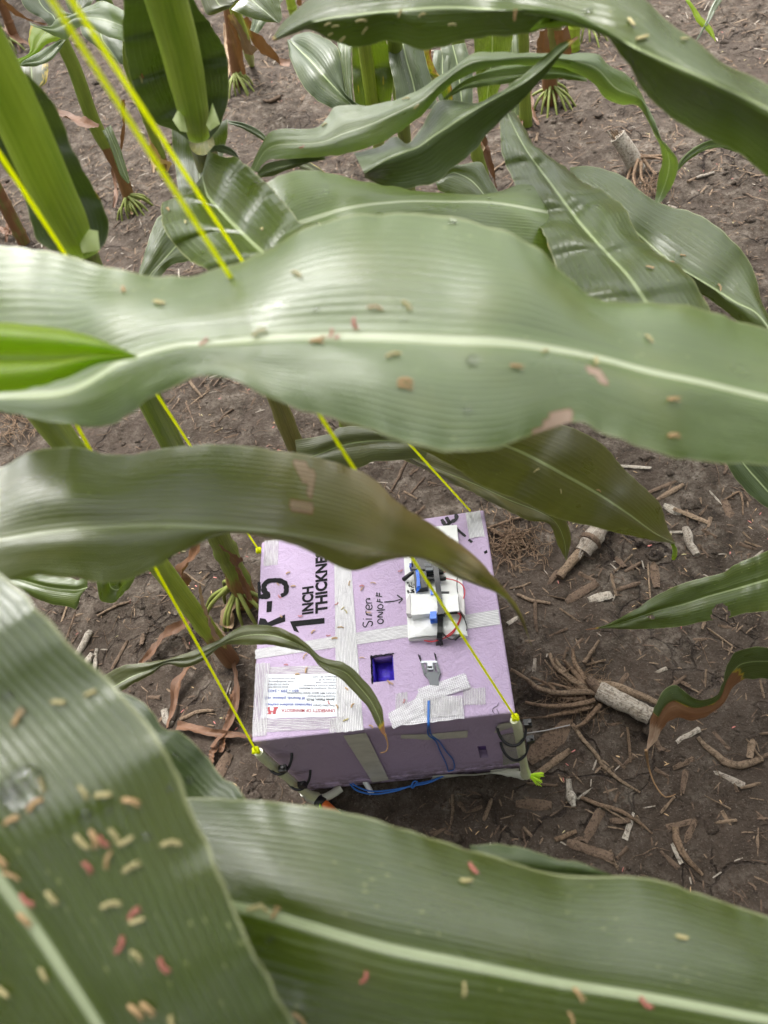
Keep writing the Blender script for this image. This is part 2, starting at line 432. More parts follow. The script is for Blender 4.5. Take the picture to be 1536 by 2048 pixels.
def vert_over(P0, u, v):
    """depth on the ray (u,v) nearest to the vertical line over P0"""
    r = ray(u, v)
    a = Vector((r.x, r.y)); b = Vector((P0.x - CL.x, P0.y - CL.y))
    return a.dot(b) / a.dot(a)
def stalk(parent, pts, r, ds=None, mat='green', nodes=(.15, .4, .7), agef=None, n=14, name='stalk', ext=0):
    """pts: pixel path from the base (on the ground) upwards; depths from the near-vertical rule unless given"""
    P0 = gp(*pts[0]); P = [P0 - Vector((0, 0, .015))]
    for i, q in enumerate(pts[1:]):
        d = ds[i] if ds and ds[i] else vert_over(P0, *q)
        P.append(at(q[0], q[1], d))
    if ext:
        P.append(P[-1] + (P[-1] - P[-2]).normalized() * ext)
    nseg = 46
    C = resample(P, nseg); fr = lin(r)
    L = sum((b - a).length for a, b in zip(C, C[1:])); u = 0
    vs, fs, us, ages = [], [], [], []; up = Vector((1, 0, 0))
    for i, p in enumerate(C):
        t = i / (nseg - 1)
        if i: u += (C[i] - C[i - 1]).length
        T = (C[min(i + 1, nseg - 1)] - C[max(i - 1, 0)]).normalized()
        a = T.cross(up).normalized(); b = a.cross(T).normalized()
        rad = fr(t)
        for nd in nodes:
            rad *= 1 + .16 * math.exp(-((t - nd) / .012) ** 2) - .05 * math.exp(-((t - nd - .03) / .02) ** 2)
        for k in range(n + 1):
            an = 2 * math.pi * k / n
            vs.append(p + (a * math.cos(an) + b * math.sin(an)) * rad * (1 + .04 * math.cos(2 * an) + .03 * noise.noise(p * 40 + Vector((k % n, 0, 0)))))
            us.append((u, k / n)); ages.append(agef(t) if agef else max(0, 1 - u / .10) * .75)
    nc = n + 1
    fs = [(i * nc + k, (i + 1) * nc + k, (i + 1) * nc + k + 1, i * nc + k + 1) for i in range(nseg - 1) for k in range(n)]
    fs.append(tuple((nseg - 1) * nc + k for k in range(n)))
    o = mk(name, vs, fs, SM[mat], parent)
    ul = o.data.uv_layers.new(name='UVMap'); buf = []
    for l in o.data.loops: buf += us[l.vertex_index]
    ul.data.foreach_set('uv', buf)
    o.data.attributes.new('age', 'FLOAT', 'POINT').data.foreach_set('value', ages)
    return C
def brace(parent, u, v, k=9, length=.035, r=.0028, spread=(0, 6.28), h=.03, mat=None):
    c = gp(u, v)
    for i in range(k):
        a = spread[0] + (spread[1] - spread[0]) * (i + random.uniform(-.55, .55)) / k
        L = length * random.uniform(.5, 1.35); hh = h * random.uniform(.7, 1.1)
        dv = Vector((math.cos(a), math.sin(a), 0)); p0 = c + dv * .008 + Vector((0, 0, hh))
        e = c + dv * (L + .01); e.z = gz(e.x, e.y) - .003
        mid = (p0 + e) / 2 + dv * .006 + Vector((0, 0, .005))
        m = MB(); m.tube(resample([p0, mid, e], 7), [r * 1.15, r * 1.1, r, r, r * .95, r * .85, r * .7], 6)
        m.out('brace_root', mat or M_root, parent)
def mid(A, B, n=None):
    fa, fb = spline([(x, y, 0) for x, y in A]), spline([(x, y, 0) for x, y in B]); n = n or 8
    return [((fa(i / (n - 1)) + fb(i / (n - 1))) / 2)[:2] for i in range(n)]
def plant(u, v, label):
    return root('corn_plant', gp(u, v), label, 'corn plant', 'corn plants standing in the field rows')

def ell(t, c, t0, c0, rt, rc):
    q = 1 + .35 * noise.noise(Vector((t * 160, c * 9, 2)))
    return ((t - t0) / rt) ** 2 + ((c - c0) / rc) ** 2 < q
# ---- plant with the broad leaf across the middle (stalk C)
pC = plant(458, 1318, 'corn plant left of the foam box bearing the broad blurred pale leaf across the middle')
stalk(pC, [(462, 1322), (400, 1240), (340, 1160), (120, 870), (-60, 640)], [.0135, .013, .0125, .012, .011], ds=[1.05, .95, .62, .43], mat='bright', agef=lambda t: max(0, .9 - t * 3.2))
leaf(pC, [(-90,480),(0,490),(100,497),(200,530),(290,547),(380,545),(440,530),(520,508),(600,470),(680,437),(780,420),(860,418),(950,440),(1050,480),(1120,530),(1170,575),(1230,603),(1300,612),(1400,625),(1536,655),(1640,680)],
     [(-90,800),(0,798),(130,785),(240,727),(340,698),(420,690),(520,677),(600,672),(700,672),(800,675),(900,680),(1000,685),(1100,697),(1200,715),(1300,740),(1400,762),(1536,795),(1640,815)],
     [(-90,815),(0,824),(130,850),(215,846),(300,792),(400,764),(470,770),(540,798),(620,820),(700,845),(800,885),(900,905),(1000,892),(1090,855),(1160,842),(1210,870),(1300,905),(1400,920),(1536,932),(1640,940)],
     [.37, .345, .33, .325, .335, .35], [.03, .035, .04, .03, .03], [.0, -.004, -.016, -.012, .0], mat='pale', nl=170, nw=26, rip=.0022, ripf=11, bulge=.004,
     label='broad blurred pale leaf crossing the picture from left to right', key='L1',
     age=lambda t, c: 2.5 if ell(t, c, .703, .95, .013, .13) or ell(t, c, .69, .985, .02, .05) or ell(t, c, .735, .30, .008, .07) or ell(t, c, .742, .38, .005, .06) else 0)
leaf(pC, [(-90,640),(0,643),(80,650),(170,668),(250,700),(275,712)], [(-90,720),(0,715),(80,715),(170,712),(240,712),(275,714)], [(-90,795),(0,786),(60,780),(120,765),(190,735),(275,716)],
     [.335, .335, .335], [-.004], [.004], mat='bright', nl=40, nw=16, rip=.001, bulge=.009, label='yellow green cupped sheath at the left end of the broad leaf', name='leaf_sheath') if False else None
leaf(pC, [(-90,640),(0,643),(80,650),(170,668),(250,700),(275,712)], [(-90,720),(0,715),(80,715),(170,712),(240,712),(275,714)], [(-90,795),(0,786),(60,780),(120,765),(190,735),(275,716)],
     [.33, .325, .32], 0, 0, mat='bright', nl=40, nw=16, rip=.001, bulge=.007, label='yellow green cupped base at the left end of the broad leaf', name='leaf_sheath', key='L1s')
leaf(pC, [(300,1130),(280,1180),(250,1240)], [(330,1170),(360,1215),(400,1245)], [(380,1200),(410,1240),(440,1265)], [1.0, 1.02], mat='olive', nl=10, nw=6) if False else None
# collapsed reddish leaves at its foot
def ribbon(parent, pts, w, d=None, mat='dead', twist=3.0, seed=0, label=None, name='dead_leaf', z=None, wobble=.5):
    """narrow dry leaf along a pixel path, lying on the ground (d None) or hanging at depth d"""
    rnd = random.Random(seed); n = 26
    if d is None: P = [gp(u, v, lift) for (u, v), lift in zip(pts, z or [.006] * len(pts))]
    else:
        fd = lin(d); P = [at(u, v, fd(i / max(1, len(pts) - 1))) for i, (u, v) in enumerate(pts)]
    C = resample(P, n); vs, uvv = [], []; uu = 0; fw = lin(w)
    for i, p in enumerate(C):
        t = i / (n - 1)
        if i: uu += (C[i] - C[i - 1]).length
        T = (C[min(i + 1, n - 1)] - C[max(i - 1, 0)]).normalized()
        s = T.cross(Vector((0, 0, 1))); s = s.normalized() if s.length > .05 else Vector((1, 0, 0))
        an = wobble * math.sin(t * twist * 3 + seed) ; s = (Matrix.Rotation(an, 3, T) @ s)
        nn = s.cross(T).normalized(); ww = fw(t) / 2 * (1 + .25 * noise.noise(Vector((t * 9, seed, 0))))
        for k in range(7):
            c = -1 + k / 3
            vs.append(p + s * ww * c + nn * (abs(c) * ww * .45 + .001 * math.sin(t * 40 + c * 3 + seed))); uvv.append((uu, c))
    fs = [(i * 7 + k, i * 7 + k + 1, (i + 1) * 7 + k + 1, (i + 1) * 7 + k) for i in range(n - 1) for k in range(6)]
    o = mk(name, vs, fs, LM[mat], parent, True, None if parent else C[0])
    ul = o.data.uv_layers.new(name='UVMap'); buf = []
    for l in o.data.loops: buf += uvv[l.vertex_index]
    ul.data.foreach_set('uv', buf)
    if label: o['label'] = label
    return o
ribbon(pC, [(395,1258),(350,1275),(310,1310),(285,1330)], [.014,.018,.014,.006], seed=3, z=[.03,.02,.012,.008], label='rust brown dead leaf fallen left of the stalk foot')
ribbon(pC, [(418,1310),(385,1350),(360,1380),(352,1420),(338,1458)], [.005,.010,.015,.009,.005], seed=5, z=[.03,.02,.015,.01,.006], label='folded rust brown dead leaf below the stalk foot')
ribbon(pC, [(360,1455),(400,1465),(450,1472),(508,1480)], [.014,.012,.01,.006], seed=9, z=[.01,.012,.012,.012], label='thin rust brown dead leaf reaching the box corner')
ribbon(pC, [(470,1318),(480,1370),(475,1420),(455,1470),(430,1500)], [.006,.008,.010,.010,.008], seed=12, mat='dead', z=[.012]*5)
ribbon(pC, [(400,1085),(385,1115),(365,1150),(378,1170)], [.012,.02,.024,.012], d=[.98,1.0,1.02,1.05], seed=4, label='orange and rust dead leaf hanging beside the stalk')
ribbon(pC, [(400,1170),(410,1210),(430,1260),(445,1290)], [.006,.014,.02,.012], d=[.93,.97,1.02,1.05], seed=8, mat='straw', wobble=.3)

# ---- stalk A, tall at left
pA = plant(495, 1200, 'leaning corn plant touching the left side of the foam box with green brace roots')
stalk(pA, [(492,1200),(455,1110),(345,890),(235,670),(150,490)], [.018,.0165,.0125,.0125,.0132], ds=[1.10,.80,.66,.54], mat='green', nodes=(.09,.2,.5), agef=lambda t: .62 if t < .05 else max(0, .85 - t * 3.5))
stalk(pA, [(160,505),(120,410),(60,270),(-40,90)], [.0125,.0135,.014,.014], ds=[.50,.45,.39], mat='bright', nodes=(), agef=lambda t: 0) if False else None
C0 = [at(172,512,.545), at(150,470,.535), at(95,360,.49), at(40,240,.455), at(-50,60,.41)]
def green_tube(parent, C, r, mat, name='leaf_sheath'):
    C = resample(C, 30); fr = lin(r); vs, us = [], []; up = Vector((1, 0, 0)); u = 0; n = 18
    for i, p in enumerate(C):
        if i: u += (C[i] - C[i - 1]).length
        T = (C[min(i + 1, 29)] - C[max(i - 1, 0)]).normalized(); a = T.cross(up).normalized(); b = a.cross(T).normalized()
        for k in range(n + 1):
            an = 6.28318 * k / n; vs.append(p + (a * math.cos(an) + b * math.sin(an)) * fr(i / 29)); us.append((u, k / n))
    fs = [(i * (n + 1) + k, (i + 1) * (n + 1) + k, (i + 1) * (n + 1) + k + 1, i * (n + 1) + k + 1) for i in range(29) for k in range(n)]
    fs.append(tuple(range(n - 1, -1, -1)))
    o = mk(name, vs, fs, SM[mat], parent); ul = o.data.uv_layers.new(name='UVMap'); buf = []
    for l in o.data.loops: buf += us[l.vertex_index]
    ul.data.foreach_set('uv', buf); o.data.attributes.new('age', 'FLOAT', 'POINT'); return o
green_tube(pA, C0, [.010,.0140,.0148,.0146,.0138], 'bright')
def auricle_age(t, c): return 0
leaf(pA, [(190,508),(212,482),(216,440),(197,390),(170,340),(140,290),(110,220),(70,160),(30,130),(-20,100),(-90,60)],
     [(175,512),(158,480),(130,425),(100,370),(70,310),(35,240),(5,180),(-25,120),(-60,60),(-90,10),(-130,-40)],
     [(100,500),(72,478),(58,430),(40,380),(5,340),(-30,290),(-60,230),(-100,170),(-140,100),(-180,40),(-220,-20)],
     [.57,.56,.53,.50,.47,.45], [-.005,-.02,-.03,-.03], [-.01,-.02,-.03], mat='dark', nl=70, nw=18, bulge=.002, label='dark green leaf opening behind the leaning stalk', key='L22', 
     age=lambda t, c: .55 * math.exp(-((t - .22) / .05) ** 2 - ((c + 1) / .12) ** 2))
M_auricle = plain('leaf_collar_pale', (.60, .68, .30), .45, var=.2, scale=90)
def patch(parent, quad, d, mat, name, bulge=.003, n=8):
    (a, b, c, e) = [at(x, y, d) for x, y in quad]; vs = []
    nn = (b - a).cross(e - a).normalized()
    if nn.dot(CL - a) < 0: nn = -nn
    for i in range(n + 1):
        for j in range(n + 1):
            s, t = i / n, j / n; vs.append(a.lerp(b, s).lerp(e.lerp(c, s), t) + nn * bulge * 16 * s * (1 - s) * t * (1 - t))
    fs = [(i * (n + 1) + j, i * (n + 1) + j + 1, (i + 1) * (n + 1) + j + 1, (i + 1) * (n + 1) + j) for i in range(n) for j in range(n)]
    return mk(name, vs, fs, mat, parent)
patch(pA, [(148,452),(196,462),(200,500),(165,506)], .53, M_auricle, 'leaf_collar')
brace(pA, 490, 1196, 11, .05, .0034, (2.2, 6.2), .045)
ribbon(pA, [(440,1095),(470,1120),(490,1160),(500,1200)], [.012,.016,.016,.008], d=[1.0,1.04,1.08,1.1], seed=14, mat='dead', wobble=.2)
ribbon(pA, [(512,1190),(470,1225),(455,1260)], [.03,.03,.02], seed=15, mat='straw', z=[.01,.012,.01])

# ---- stalk B, with the upright cupped leaf at the top
pB = plant(612, 945, 'corn plant with thick bright green stalk behind the top left strings')
stalk(pB, [(615,950),(590,890),(560,815),(470,560),(420,345),(403,285)], [.0155,.015,.014,.012,.0135,.0125], ds=[1.2,1.12,.92,.76,.71], mat='brown', nodes=(.1,.3,.72), agef=lambda t: .95 - t * 2.2 if t < .35 else (.55 if .66 < t < .78 else .1))
green_tube(pB, [at(398,274,.665), at(392,250,.655), at(378,180,.61), at(358,90,.56), at(330,-10,.51), at(305,-100,.47)], [.0095,.0135,.0148,.0148,.0145,.014], 'bright')
leaf(pB, [(380,282),(350,262),(310,245),(290,218),(266,170),(250,110),(245,50),(248,0),(256,-90)],
     [(402,282),(398,255),(390,205),(378,150),(368,100),(356,50),(343,0),(330,-60),(322,-95)],
     [(420,278),(440,252),(455,205),(458,150),(450,100),(424,50),(387,0),(355,-50),(330,-95)],
     [.70,.69,.66,.62,.58,.54], [-.005,-.03,-.035,-.03], [-.005,-.03,-.035,-.03], mat='dark', nl=70, nw=20, bulge=.002, rip=.002, label='dark green upright leaf cupped round the thick stalk', key='L21',
     age=lambda t, c: .46 * math.exp(-((t - .68) / .06) ** 2 - ((c + .55) / .04) ** 2))
patch(pB, [(345,240),(362,205),(375,265),(360,262)], .625, M_auricle, 'leaf_collar')
patch(pB, [(425,205),(440,248),(420,262),(412,250)], .625, M_auricle, 'leaf_collar')
leaf(pB, [(343,255),(345,300),(352,345),(362,398),(372,430)], [(400,262),(398,300),(398,340),(400,390),(402,430)], [(456,238),(454,280),(444,312),(425,342),(412,400)],
     [.74,.75,.74,.70], mat='near', nl=30, nw=12, label='grey green leaf hanging behind the stalk node')
leaf(pB, [(416,302),(438,309),(479,324),(506,342),(534,365),(562,398),(588,429),(603,446),(633,440),(660,480),(700,540)],
     [(404,350),(409,375),(418,396),(443,423),(479,460),(517,496),(545,520),(590,555),(640,600)],
     [(396,362),(364,396),(322,400),(320,430),(334,469),(364,505),(402,533),(450,565),(500,600),(560,650)],
     [.66,.60,.55,.50,.47,.45], [.0,.01,.02], [.02,.03,.03], mat='green', nl=90, nw=22, bulge=.004, rip=.002, label='folded green leaf with pale midrib below the stalk node', key='L19')
leaf(pB, [(418,303),(428,292),(450,290),(470,302),(483,326)], [(420,304),(438,298),(455,300),(470,310),(483,326)], [(421,306),(440,306),(458,312),(472,318),(484,328)], .68, mat='dark', nl=16, nw=6, flip=True)
leaf(pB, [(335,425),(316,434),(301,467),(280,535),(262,580)], [(372,470),(349,495),(322,525),(300,550),(280,590)], [(415,515),(377,521),(344,529),(318,560),(300,600)], [.86,.84,.82], mat='green', nl=24, nw=10)
leaf(pB, [(525,370),(560,352),(620,343),(690,345),(740,358),(790,378),(850,392),(950,387),(1040,373),(1130,368),(1190,380)],
     [(540,500),(580,455),(620,437),(700,414),(800,402),(900,400),(1000,405),(1080,420),(1150,440),(1200,460)],
     [(600,600),(660,560),(740,530),(800,510),(900,500),(1000,510),(1120,530),(1220,540)],
     [.56,.585,.6,.62,.66], [.02,.03,.04], 0, mat='pale', nl=80, nw=18, rip=.002, label='pale leaf lying across the upper middle behind the broad blurred leaf', key='L18')

# ---- off-frame plant at the left bottom: L2, L4, L5, L6, L3
Pq = at(-170, 1330, .36); 
pQ = root('corn_plant', (Pq.x, Pq.y, gz(Pq.x, Pq.y)), 'nearest corn plant, its big blurred leaves covering the bottom of the picture', 'corn plant', 'corn plants standing in the field rows')
LEAVES_Q = [
 dict(A=[(-70,950),(0,935),(60,903),(150,892),(230,908),(330,897),(430,888),(540,898),(640,915),(740,952),(800,1010),(880,1060),(950,1112),(1000,1170),(1040,1222),(1062,1290)],
      M=[(-70,1088),(0,1078),(130,1060),(300,1052),(440,1058),(560,1068),(660,1082),(780,1105),(870,1122),(940,1150),(1000,1187),(1040,1238),(1063,1292)],
      B=[(-70,1200),(0,1170),(60,1153),(150,1158),(230,1166),(300,1140),(390,1092),(450,1068),(520,1072),(600,1095),(700,1141),(760,1126),(830,1111),(900,1150),(960,1172),(1010,1197),(1047,1243),(1064,1293)],
      d=[.38,.385,.395,.405,.43,.49,.57], da=[.015,.015,.015,.0], db=[.0,.0,.01,.01,0], mat='bronze', nl=150, nw=22, rip=.002, label='olive leaf with an orange scar arching over the far edge of the box', key='L2',
      age=lambda t, c: 2.5 if ell(t, c, .528, -.83, .012, .07) or ell(t, c, .538, -.74, .010, .10) or ell(t, c, .547, -.62, .004, .12) or ell(t, c, .540, -.36, .016, .03) else 0,
      bronze=lambda t, c: max(0, min(1, (t - .40) * 4)) * (.85 - .3 * c)),
 dict(A=[(-120,1050),(-20,1130),(60,1192),(150,1290),(250,1400),(330,1510),(380,1620),(440,1740),(500,1870),(550,1970),(600,2080),(650,2200)],
      M=[(-380,1260),(-250,1420),(-120,1600),(0,1765),(60,1850),(130,1955),(200,2062),(270,2170),(330,2260)],
      B=[(-700,1500),(-550,1700),(-350,1900),(-200,2030),(-60,2150),(60,2260),(150,2360)],
      d=[.30,.28,.265,.262,.265], da=[.012,.01,.008], db=[.03,.02], mat='near', nl=130, nw=34, rip=.0016, ripf=8, bulge=.004, label='broad blurred leaf filling the bottom left corner', key='L4'),
 dict(A=[(240,1590),(385,1596),(520,1600),(640,1613),(760,1640),(880,1680),(1000,1716),(1100,1746),(1180,1752),(1260,1750),(1340,1766),(1430,1797),(1536,1832),(1720,1890)],
      M=[(370,1790),(500,1815),(620,1850),(780,1895),(940,1928),(1100,1960),(1260,1987),(1400,2012),(1536,2038),(1720,2070)],
      B=[(430,2230),(600,2260),(800,2280),(1100,2300),(1400,2320),(1720,2340)],
      d=[.315,.31,.315,.32], da=[.03,.035,.04,.03], db=[.0], mat='near', nl=130, nw=30, rip=.002, ripf=9, bulge=.005, label='broad leaf with thick white midrib along the bottom edge', key='L5',
      age=lambda t, c: 0),
 dict(A=[(225,1378),(267,1393),(299,1414),(320,1446),(338,1461),(355,1460),(380,1481),(408,1509),(432,1541),(454,1561),(468,1565),(499,1604),(540,1670)],
      M=[(180,1400),(230,1450),(290,1530),(350,1600),(420,1680),(470,1760)], B=[(120,1440),(180,1520),(250,1610),(330,1700),(400,1800)],
      d=[.47,.45,.43], mat='dark', nl=50, nw=16, label='darker leaf showing between the bottom left leaf and the soil', key='L6'),
 dict(A=[(940,1690),(1000,1692),(1060,1700),(1110,1716),(1160,1722),(1195,1735),(1225,1750)], M=[(940,1730),(1030,1735),(1100,1745),(1160,1750),(1225,1758)], B=[(940,1780),(1060,1790),(1140,1790),(1228,1775)],
      d=[.42,.42,.42], mat='dark', nl=30, nw=10, rip=.001),
 dict(A=[(190,1368),(205,1354),(246,1331),(299,1324),(338,1317),(387,1301),(440,1278),(485,1252),(540,1251),(577,1261),(613,1286),(641,1313),(690,1326),(722,1354),(750,1387),(767,1424),(769,1452),(771,1468)],
      M=[(200,1390),(230,1372),(267,1352),(300,1340),(335,1322),(387,1317),(440,1290),(485,1272),(540,1270),(580,1282),(615,1300),(641,1326),(690,1345),(715,1370),(740,1400),(758,1435),(765,1458),(771,1470)],
      B=[(208,1412),(229,1393),(267,1368),(302,1350),(330,1330),(369,1335),(404,1323),(447,1291),(485,1290),(540,1291),(577,1298),(617,1308),(641,1335),(682,1357),(706,1382),(730,1410),(750,1444),(760,1464),(770,1472)],
      d=[.80,.81,.81,.78,.77,.76], mat='olive', nl=90, nw=10, rip=.001, bulge=.002, label='narrow arching leaf hanging over the near left of the box top', key='L3',
      age=lambda t, c: max(0, (t - .93) * 12)),
]
for k in LEAVES_Q: leaf(pQ, **k)
mbq = MB(); mbq.tube(resample([(Pq.x, Pq.y, gz(Pq.x, Pq.y) - .01), (Pq.x - .01, Pq.y, .3), Pq + Vector((-.03, -.01, 0)), Pq + Vector((-.05, -.02, .5))], 24), [.014 - .00025 * i for i in range(24)], 12)
oq = mbq.out('stalk', plain('corn_stalk_plain', (.15, .20, .03), .45, var=.3, scale=40), pQ)
# thread-like dry tip of the narrow leaf
mbt = MB(); mbt.tube(resample([at(770,1468,.76), at(774,1480,.76), at(776,1492,.76), at(772,1503,.76), at(760,1506,.76)], 10), [.0016,.0012,.0008,.0006,.0005,.0005,.0005,.0004,.0004,.0003], 5)
mbt.out('dry_tip', plain('dry_tip_brown', (.30, .16, .05), .7), pQ)

# ---- plant to the right, outside the frame: L15, L8, L9, L10
pR = plant(1690, 1000, 'corn plant at the right edge with drooping leaves reaching in over the soil')
stalk(pR, [(1690,1000),(1800,800),(1950,500)], [.014,.013,.012], mat='green')
leaf(pR, [(543,78),(565,45),(600,12),(650,-22),(800,-60),(1000,-65),(1200,-40),(1290,0),(1330,40),(1390,80),(1440,120),(1536,172),(1680,240)],
     [(545,80),(590,58),(650,38),(720,27),(800,19),(900,14),(1000,18),(1090,29),(1180,55),(1250,85),(1340,125),(1430,165),(1536,215),(1680,280)],
     [(547,83),(585,70),(620,62),(665,82),(720,93),(775,76),(850,101),(960,80),(1050,60),(1110,36),(1170,45),(1210,80),(1250,132),(1290,182),(1340,232),(1410,275),(1480,308),(1536,350),(1680,430)],
     [.52,.50,.46,.42,.40,.38], [.02,.03,.03,.02], [.01,.02,.0,.04,.05], mat='green', nl=140, nw=22, rip=.002, label='broad leaf with pale midrib along the top edge of the picture', key='L15',
     age=lambda t, c: max(0, .6 - t * 25))
leaf(pR, [(1060,60),(1085,40),(1120,30),(1160,36),(1195,56)], [(1060,61),(1090,50),(1125,44),(1160,46),(1195,58)], [(1062,62),(1095,58),(1130,56),(1165,56),(1196,60)], .46, mat='bright', nl=16, nw=6, flip=True)
leaf(pR, [(1171,1259),(1209,1250),(1265,1222),(1307,1194),(1349,1173),(1401,1156),(1447,1145),(1471,1128),(1506,1114),(1536,1101),(1620,1070)],
     [(1171,1259.5),(1215,1253),(1265,1238),(1314,1222),(1366,1209),(1419,1192),(1488,1173),(1536,1159),(1620,1135)],
     [(1171,1260),(1216,1257),(1265,1259),(1314,1257),(1366,1252),(1401,1244),(1447,1239),(1488,1227),(1536,1222),(1620,1205)],
     [.92,.88,.85,.82,.78], mat='green', nl=110, nw=26, rip=.001, bulge=.003, label='pointed leaf with a chewed bite in its lower margin', key='L8', holes=[(.60,.85,.042,.50),(.285,.18,.012,.10),(.30,.3,.008,.07)],
     age=lambda t, c: max(0, .95 - t * 9) + .5 * math.exp(-((t - .31) / .03) ** 2 - ((c + .1) / .06) ** 2) + .45 * math.exp(-((t - .40) / .02) ** 2 - ((c + .05) / .05) ** 2))
leaf(pR, [(1292,1502),(1297,1465),(1300,1435),(1314,1403),(1335,1379),(1352,1375),(1370,1389),(1401,1400),(1429,1389),(1447,1344),(1468,1309),(1495,1299),(1536,1297),(1640,1300)],
     [(1292,1502),(1305,1470),(1315,1442),(1330,1415),(1348,1403),(1366,1410),(1390,1418),(1420,1410),(1440,1395),(1455,1360),(1478,1332),(1500,1325),(1536,1324),(1640,1332)],
     [(1292,1502),(1314,1480),(1328,1456),(1349,1438),(1366,1435),(1384,1440),(1400,1436),(1419,1431),(1443,1417),(1464,1382),(1488,1361),(1510,1357),(1536,1356),(1640,1366)],
     [.93,.90,.88,.85,.80], [.0,-.01,-.02,0], [.0,.02,.03,0], mat='dark', nl=120, nw=20, rip=.001, bulge=.002, label='curled leaf half green and half rust brown with a yellow rim', key='L9',
     age=lambda t, c: min(1.1, max(0, (.30 - t) * 4 + .3)) if t < .16 else (max(0, min(.75, (c + .05) * 1.6 + .45)) * max(0, min(1, (.70 - t) * 9))))
leaf(pR, [(1440,905),(1454,929),(1478,967),(1506,995),(1536,1017),(1620,1050)], [(1470,900),(1490,930),(1520,965),(1545,990),(1620,1020)], [(1500,890),(1530,910),(1560,940),(1620,980)], .80, mat='dark', nl=30, nw=10, label='dark leaf tip at the right edge below the broad blurred leaf')
mbt = MB(); mbt.tube(resample([at(1292,1500,.93), gp(1296,1540,.01), gp(1310,1572,.004), gp(1330,1596,.004), gp(1350,1590,.004)], 14), [.0022,.002,.0018,.0016,.0014,.0012,.0012,.001,.001,.001,.0009,.0008,.0007,.0006], 5)
mbt.out('dry_tip', plain('dry_tip_tan', (.26, .15, .07), .7), pR)
leaf(pR, [(1352,340),(1362,318),(1385,296),(1415,281),(1445,284),(1475,300)], [(1352,342),(1366,322),(1390,303),(1418,289),(1445,290),(1475,303)], [(1353,344),(1370,328),(1394,310),(1420,298),(1445,297),(1475,306)], .9, mat='green', nl=24, nw=8)

# ---- plant H region: L13, L14, stalk H
pH = plant(1053, 248, 'smooth green stalk right of top centre with two broad leaves sweeping down right')
stalk(pH, [(1053,250),(1048,180),(1045,60),(1040,-60)], [.0155,.015,.014,.013], mat='green', nodes=(.12,.5), agef=lambda t: 0)
leaf(pH, [(1140,335),(1174,331),(1209,337),(1251,356),(1290,391),(1331,412),(1384,426),(1429,450),(1464,482),(1495,513),(1513,558),(1522,600),(1536,628),(1560,680)],
     [(1140,342),(1190,390),(1240,435),(1290,480),(1349,530),(1419,572),(1471,604),(1516,628),(1560,690)],
     [(1140,350),(1180,430),(1240,490),(1300,530),(1342,545),(1401,590),(1436,615),(1471,640),(1540,700)],
     [.80,.76,.72,.66], [.02], [.02], mat='green', nl=70, nw=16, rip=.0015, label='broad leaf at the right behind another, its margin bulging over the soil', key='L14')
leaf(pH, [(1000,225),(1000,260),(1003,300),(1021,349),(1042,401),(1070,440),(1091,482),(1108,523),(1126,565),(1150,620),(1190,690)],
     [(1014,226),(1045,286),(1084,342),(1119,391),(1157,440),(1209,499),(1262,558),(1297,608),(1350,680)],
     [(1028,222),(1052,258),(1070,290),(1115,325),(1160,352),(1195,370),(1227,398),(1251,422),(1276,461),(1307,492),(1335,520),(1377,555),(1401,586),(1428,628),(1460,690)],
     [.72,.68,.63,.58,.53,.50], [.01], [.015], mat='green', nl=100, nw=20, rip=.0015, bulge=.004, label='broad green leaf sweeping down right from the centre top', key='L13',
     age=lambda t, c: .43 if c < -.985 and t > .55 else 0)

# ---- plant F: L16, L17, stalks
pF = plant(800, 400, 'top centre corn plant with a wavy pale leaf crossing a dark twisted leaf')
stalk(pF, [(822,420),(808,265),(795,150),(788,60),(780,-60)], [.0135,.013,.0125,.012,.011], ds=[1.35,1.2,1.08,.98], mat='green', agef=lambda t: 0)
leaf(pF, [(500,338),(523,289),(539,266),(562,258),(633,256),(656,230),(672,211),(734,209),(773,203),(824,187),(875,156),(914,129),(945,105),(988,104),(1047,107),(1086,105),(1130,107),(1195,108),(1216,129),(1255,150),(1279,181),(1297,220),(1310,258),(1335,290),(1356,321),(1352,352),(1340,380),(1322,405)],
     [(508,342),(527,305),(545,292),(570,288),(640,284),(690,265),(735,250),(790,225),(840,200),(890,162),(940,125),(1000,119),(1060,116),(1120,118),(1160,125),(1195,138),(1235,178),(1280,198),(1302,232),(1320,275),(1338,318),(1335,352),(1316,405)],
     [(516,345),(531,324),(555,319),(578,318),(656,312),(719,301),(773,281),(812,254),(852,223),(875,195),(906,168),(940,150),(1000,130),(1060,127),(1110,130),(1140,140),(1185,165),(1209,195),(1244,211),(1279,213),(1300,240),(1314,272),(1324,314),(1317,352),(1312,380),(1308,404)],
     [.66,.64,.62,.60,.62,.66,.72], [.0,.01,.01,0], [.0,.01,.02,0], mat='pale', nl=150, nw=14, rip=.001, bulge=.002, label='wavy pale leaf running right from the centre and drooping to a point', key='L16',
     age=lambda t, c: .42 * math.exp(-((t - .22) / .05) ** 2 - ((c - .8) / .2) ** 2))
leaf(pF, [(880,205),(914,172),(950,150),(1000,130),(1060,127),(1110,128),(1170,150)], [(885,200),(920,175),(960,160),(1010,152),(1070,146),(1120,146),(1172,156)], [(890,200),(925,184),(970,174),(1020,166),(1080,160),(1130,158),(1175,164)], [.63,.635,.65], mat='green', nl=40, nw=8, flip=True, rip=.0005)
leaf(pF, [(515,344),(530,326),(560,320),(600,318),(650,313)], [(516,350),(535,340),(560,332),(600,325),(650,316)], [(520,356),(545,352),(580,340),(620,328),(652,318)], .66, mat='green', nl=16, nw=6, flip=True)
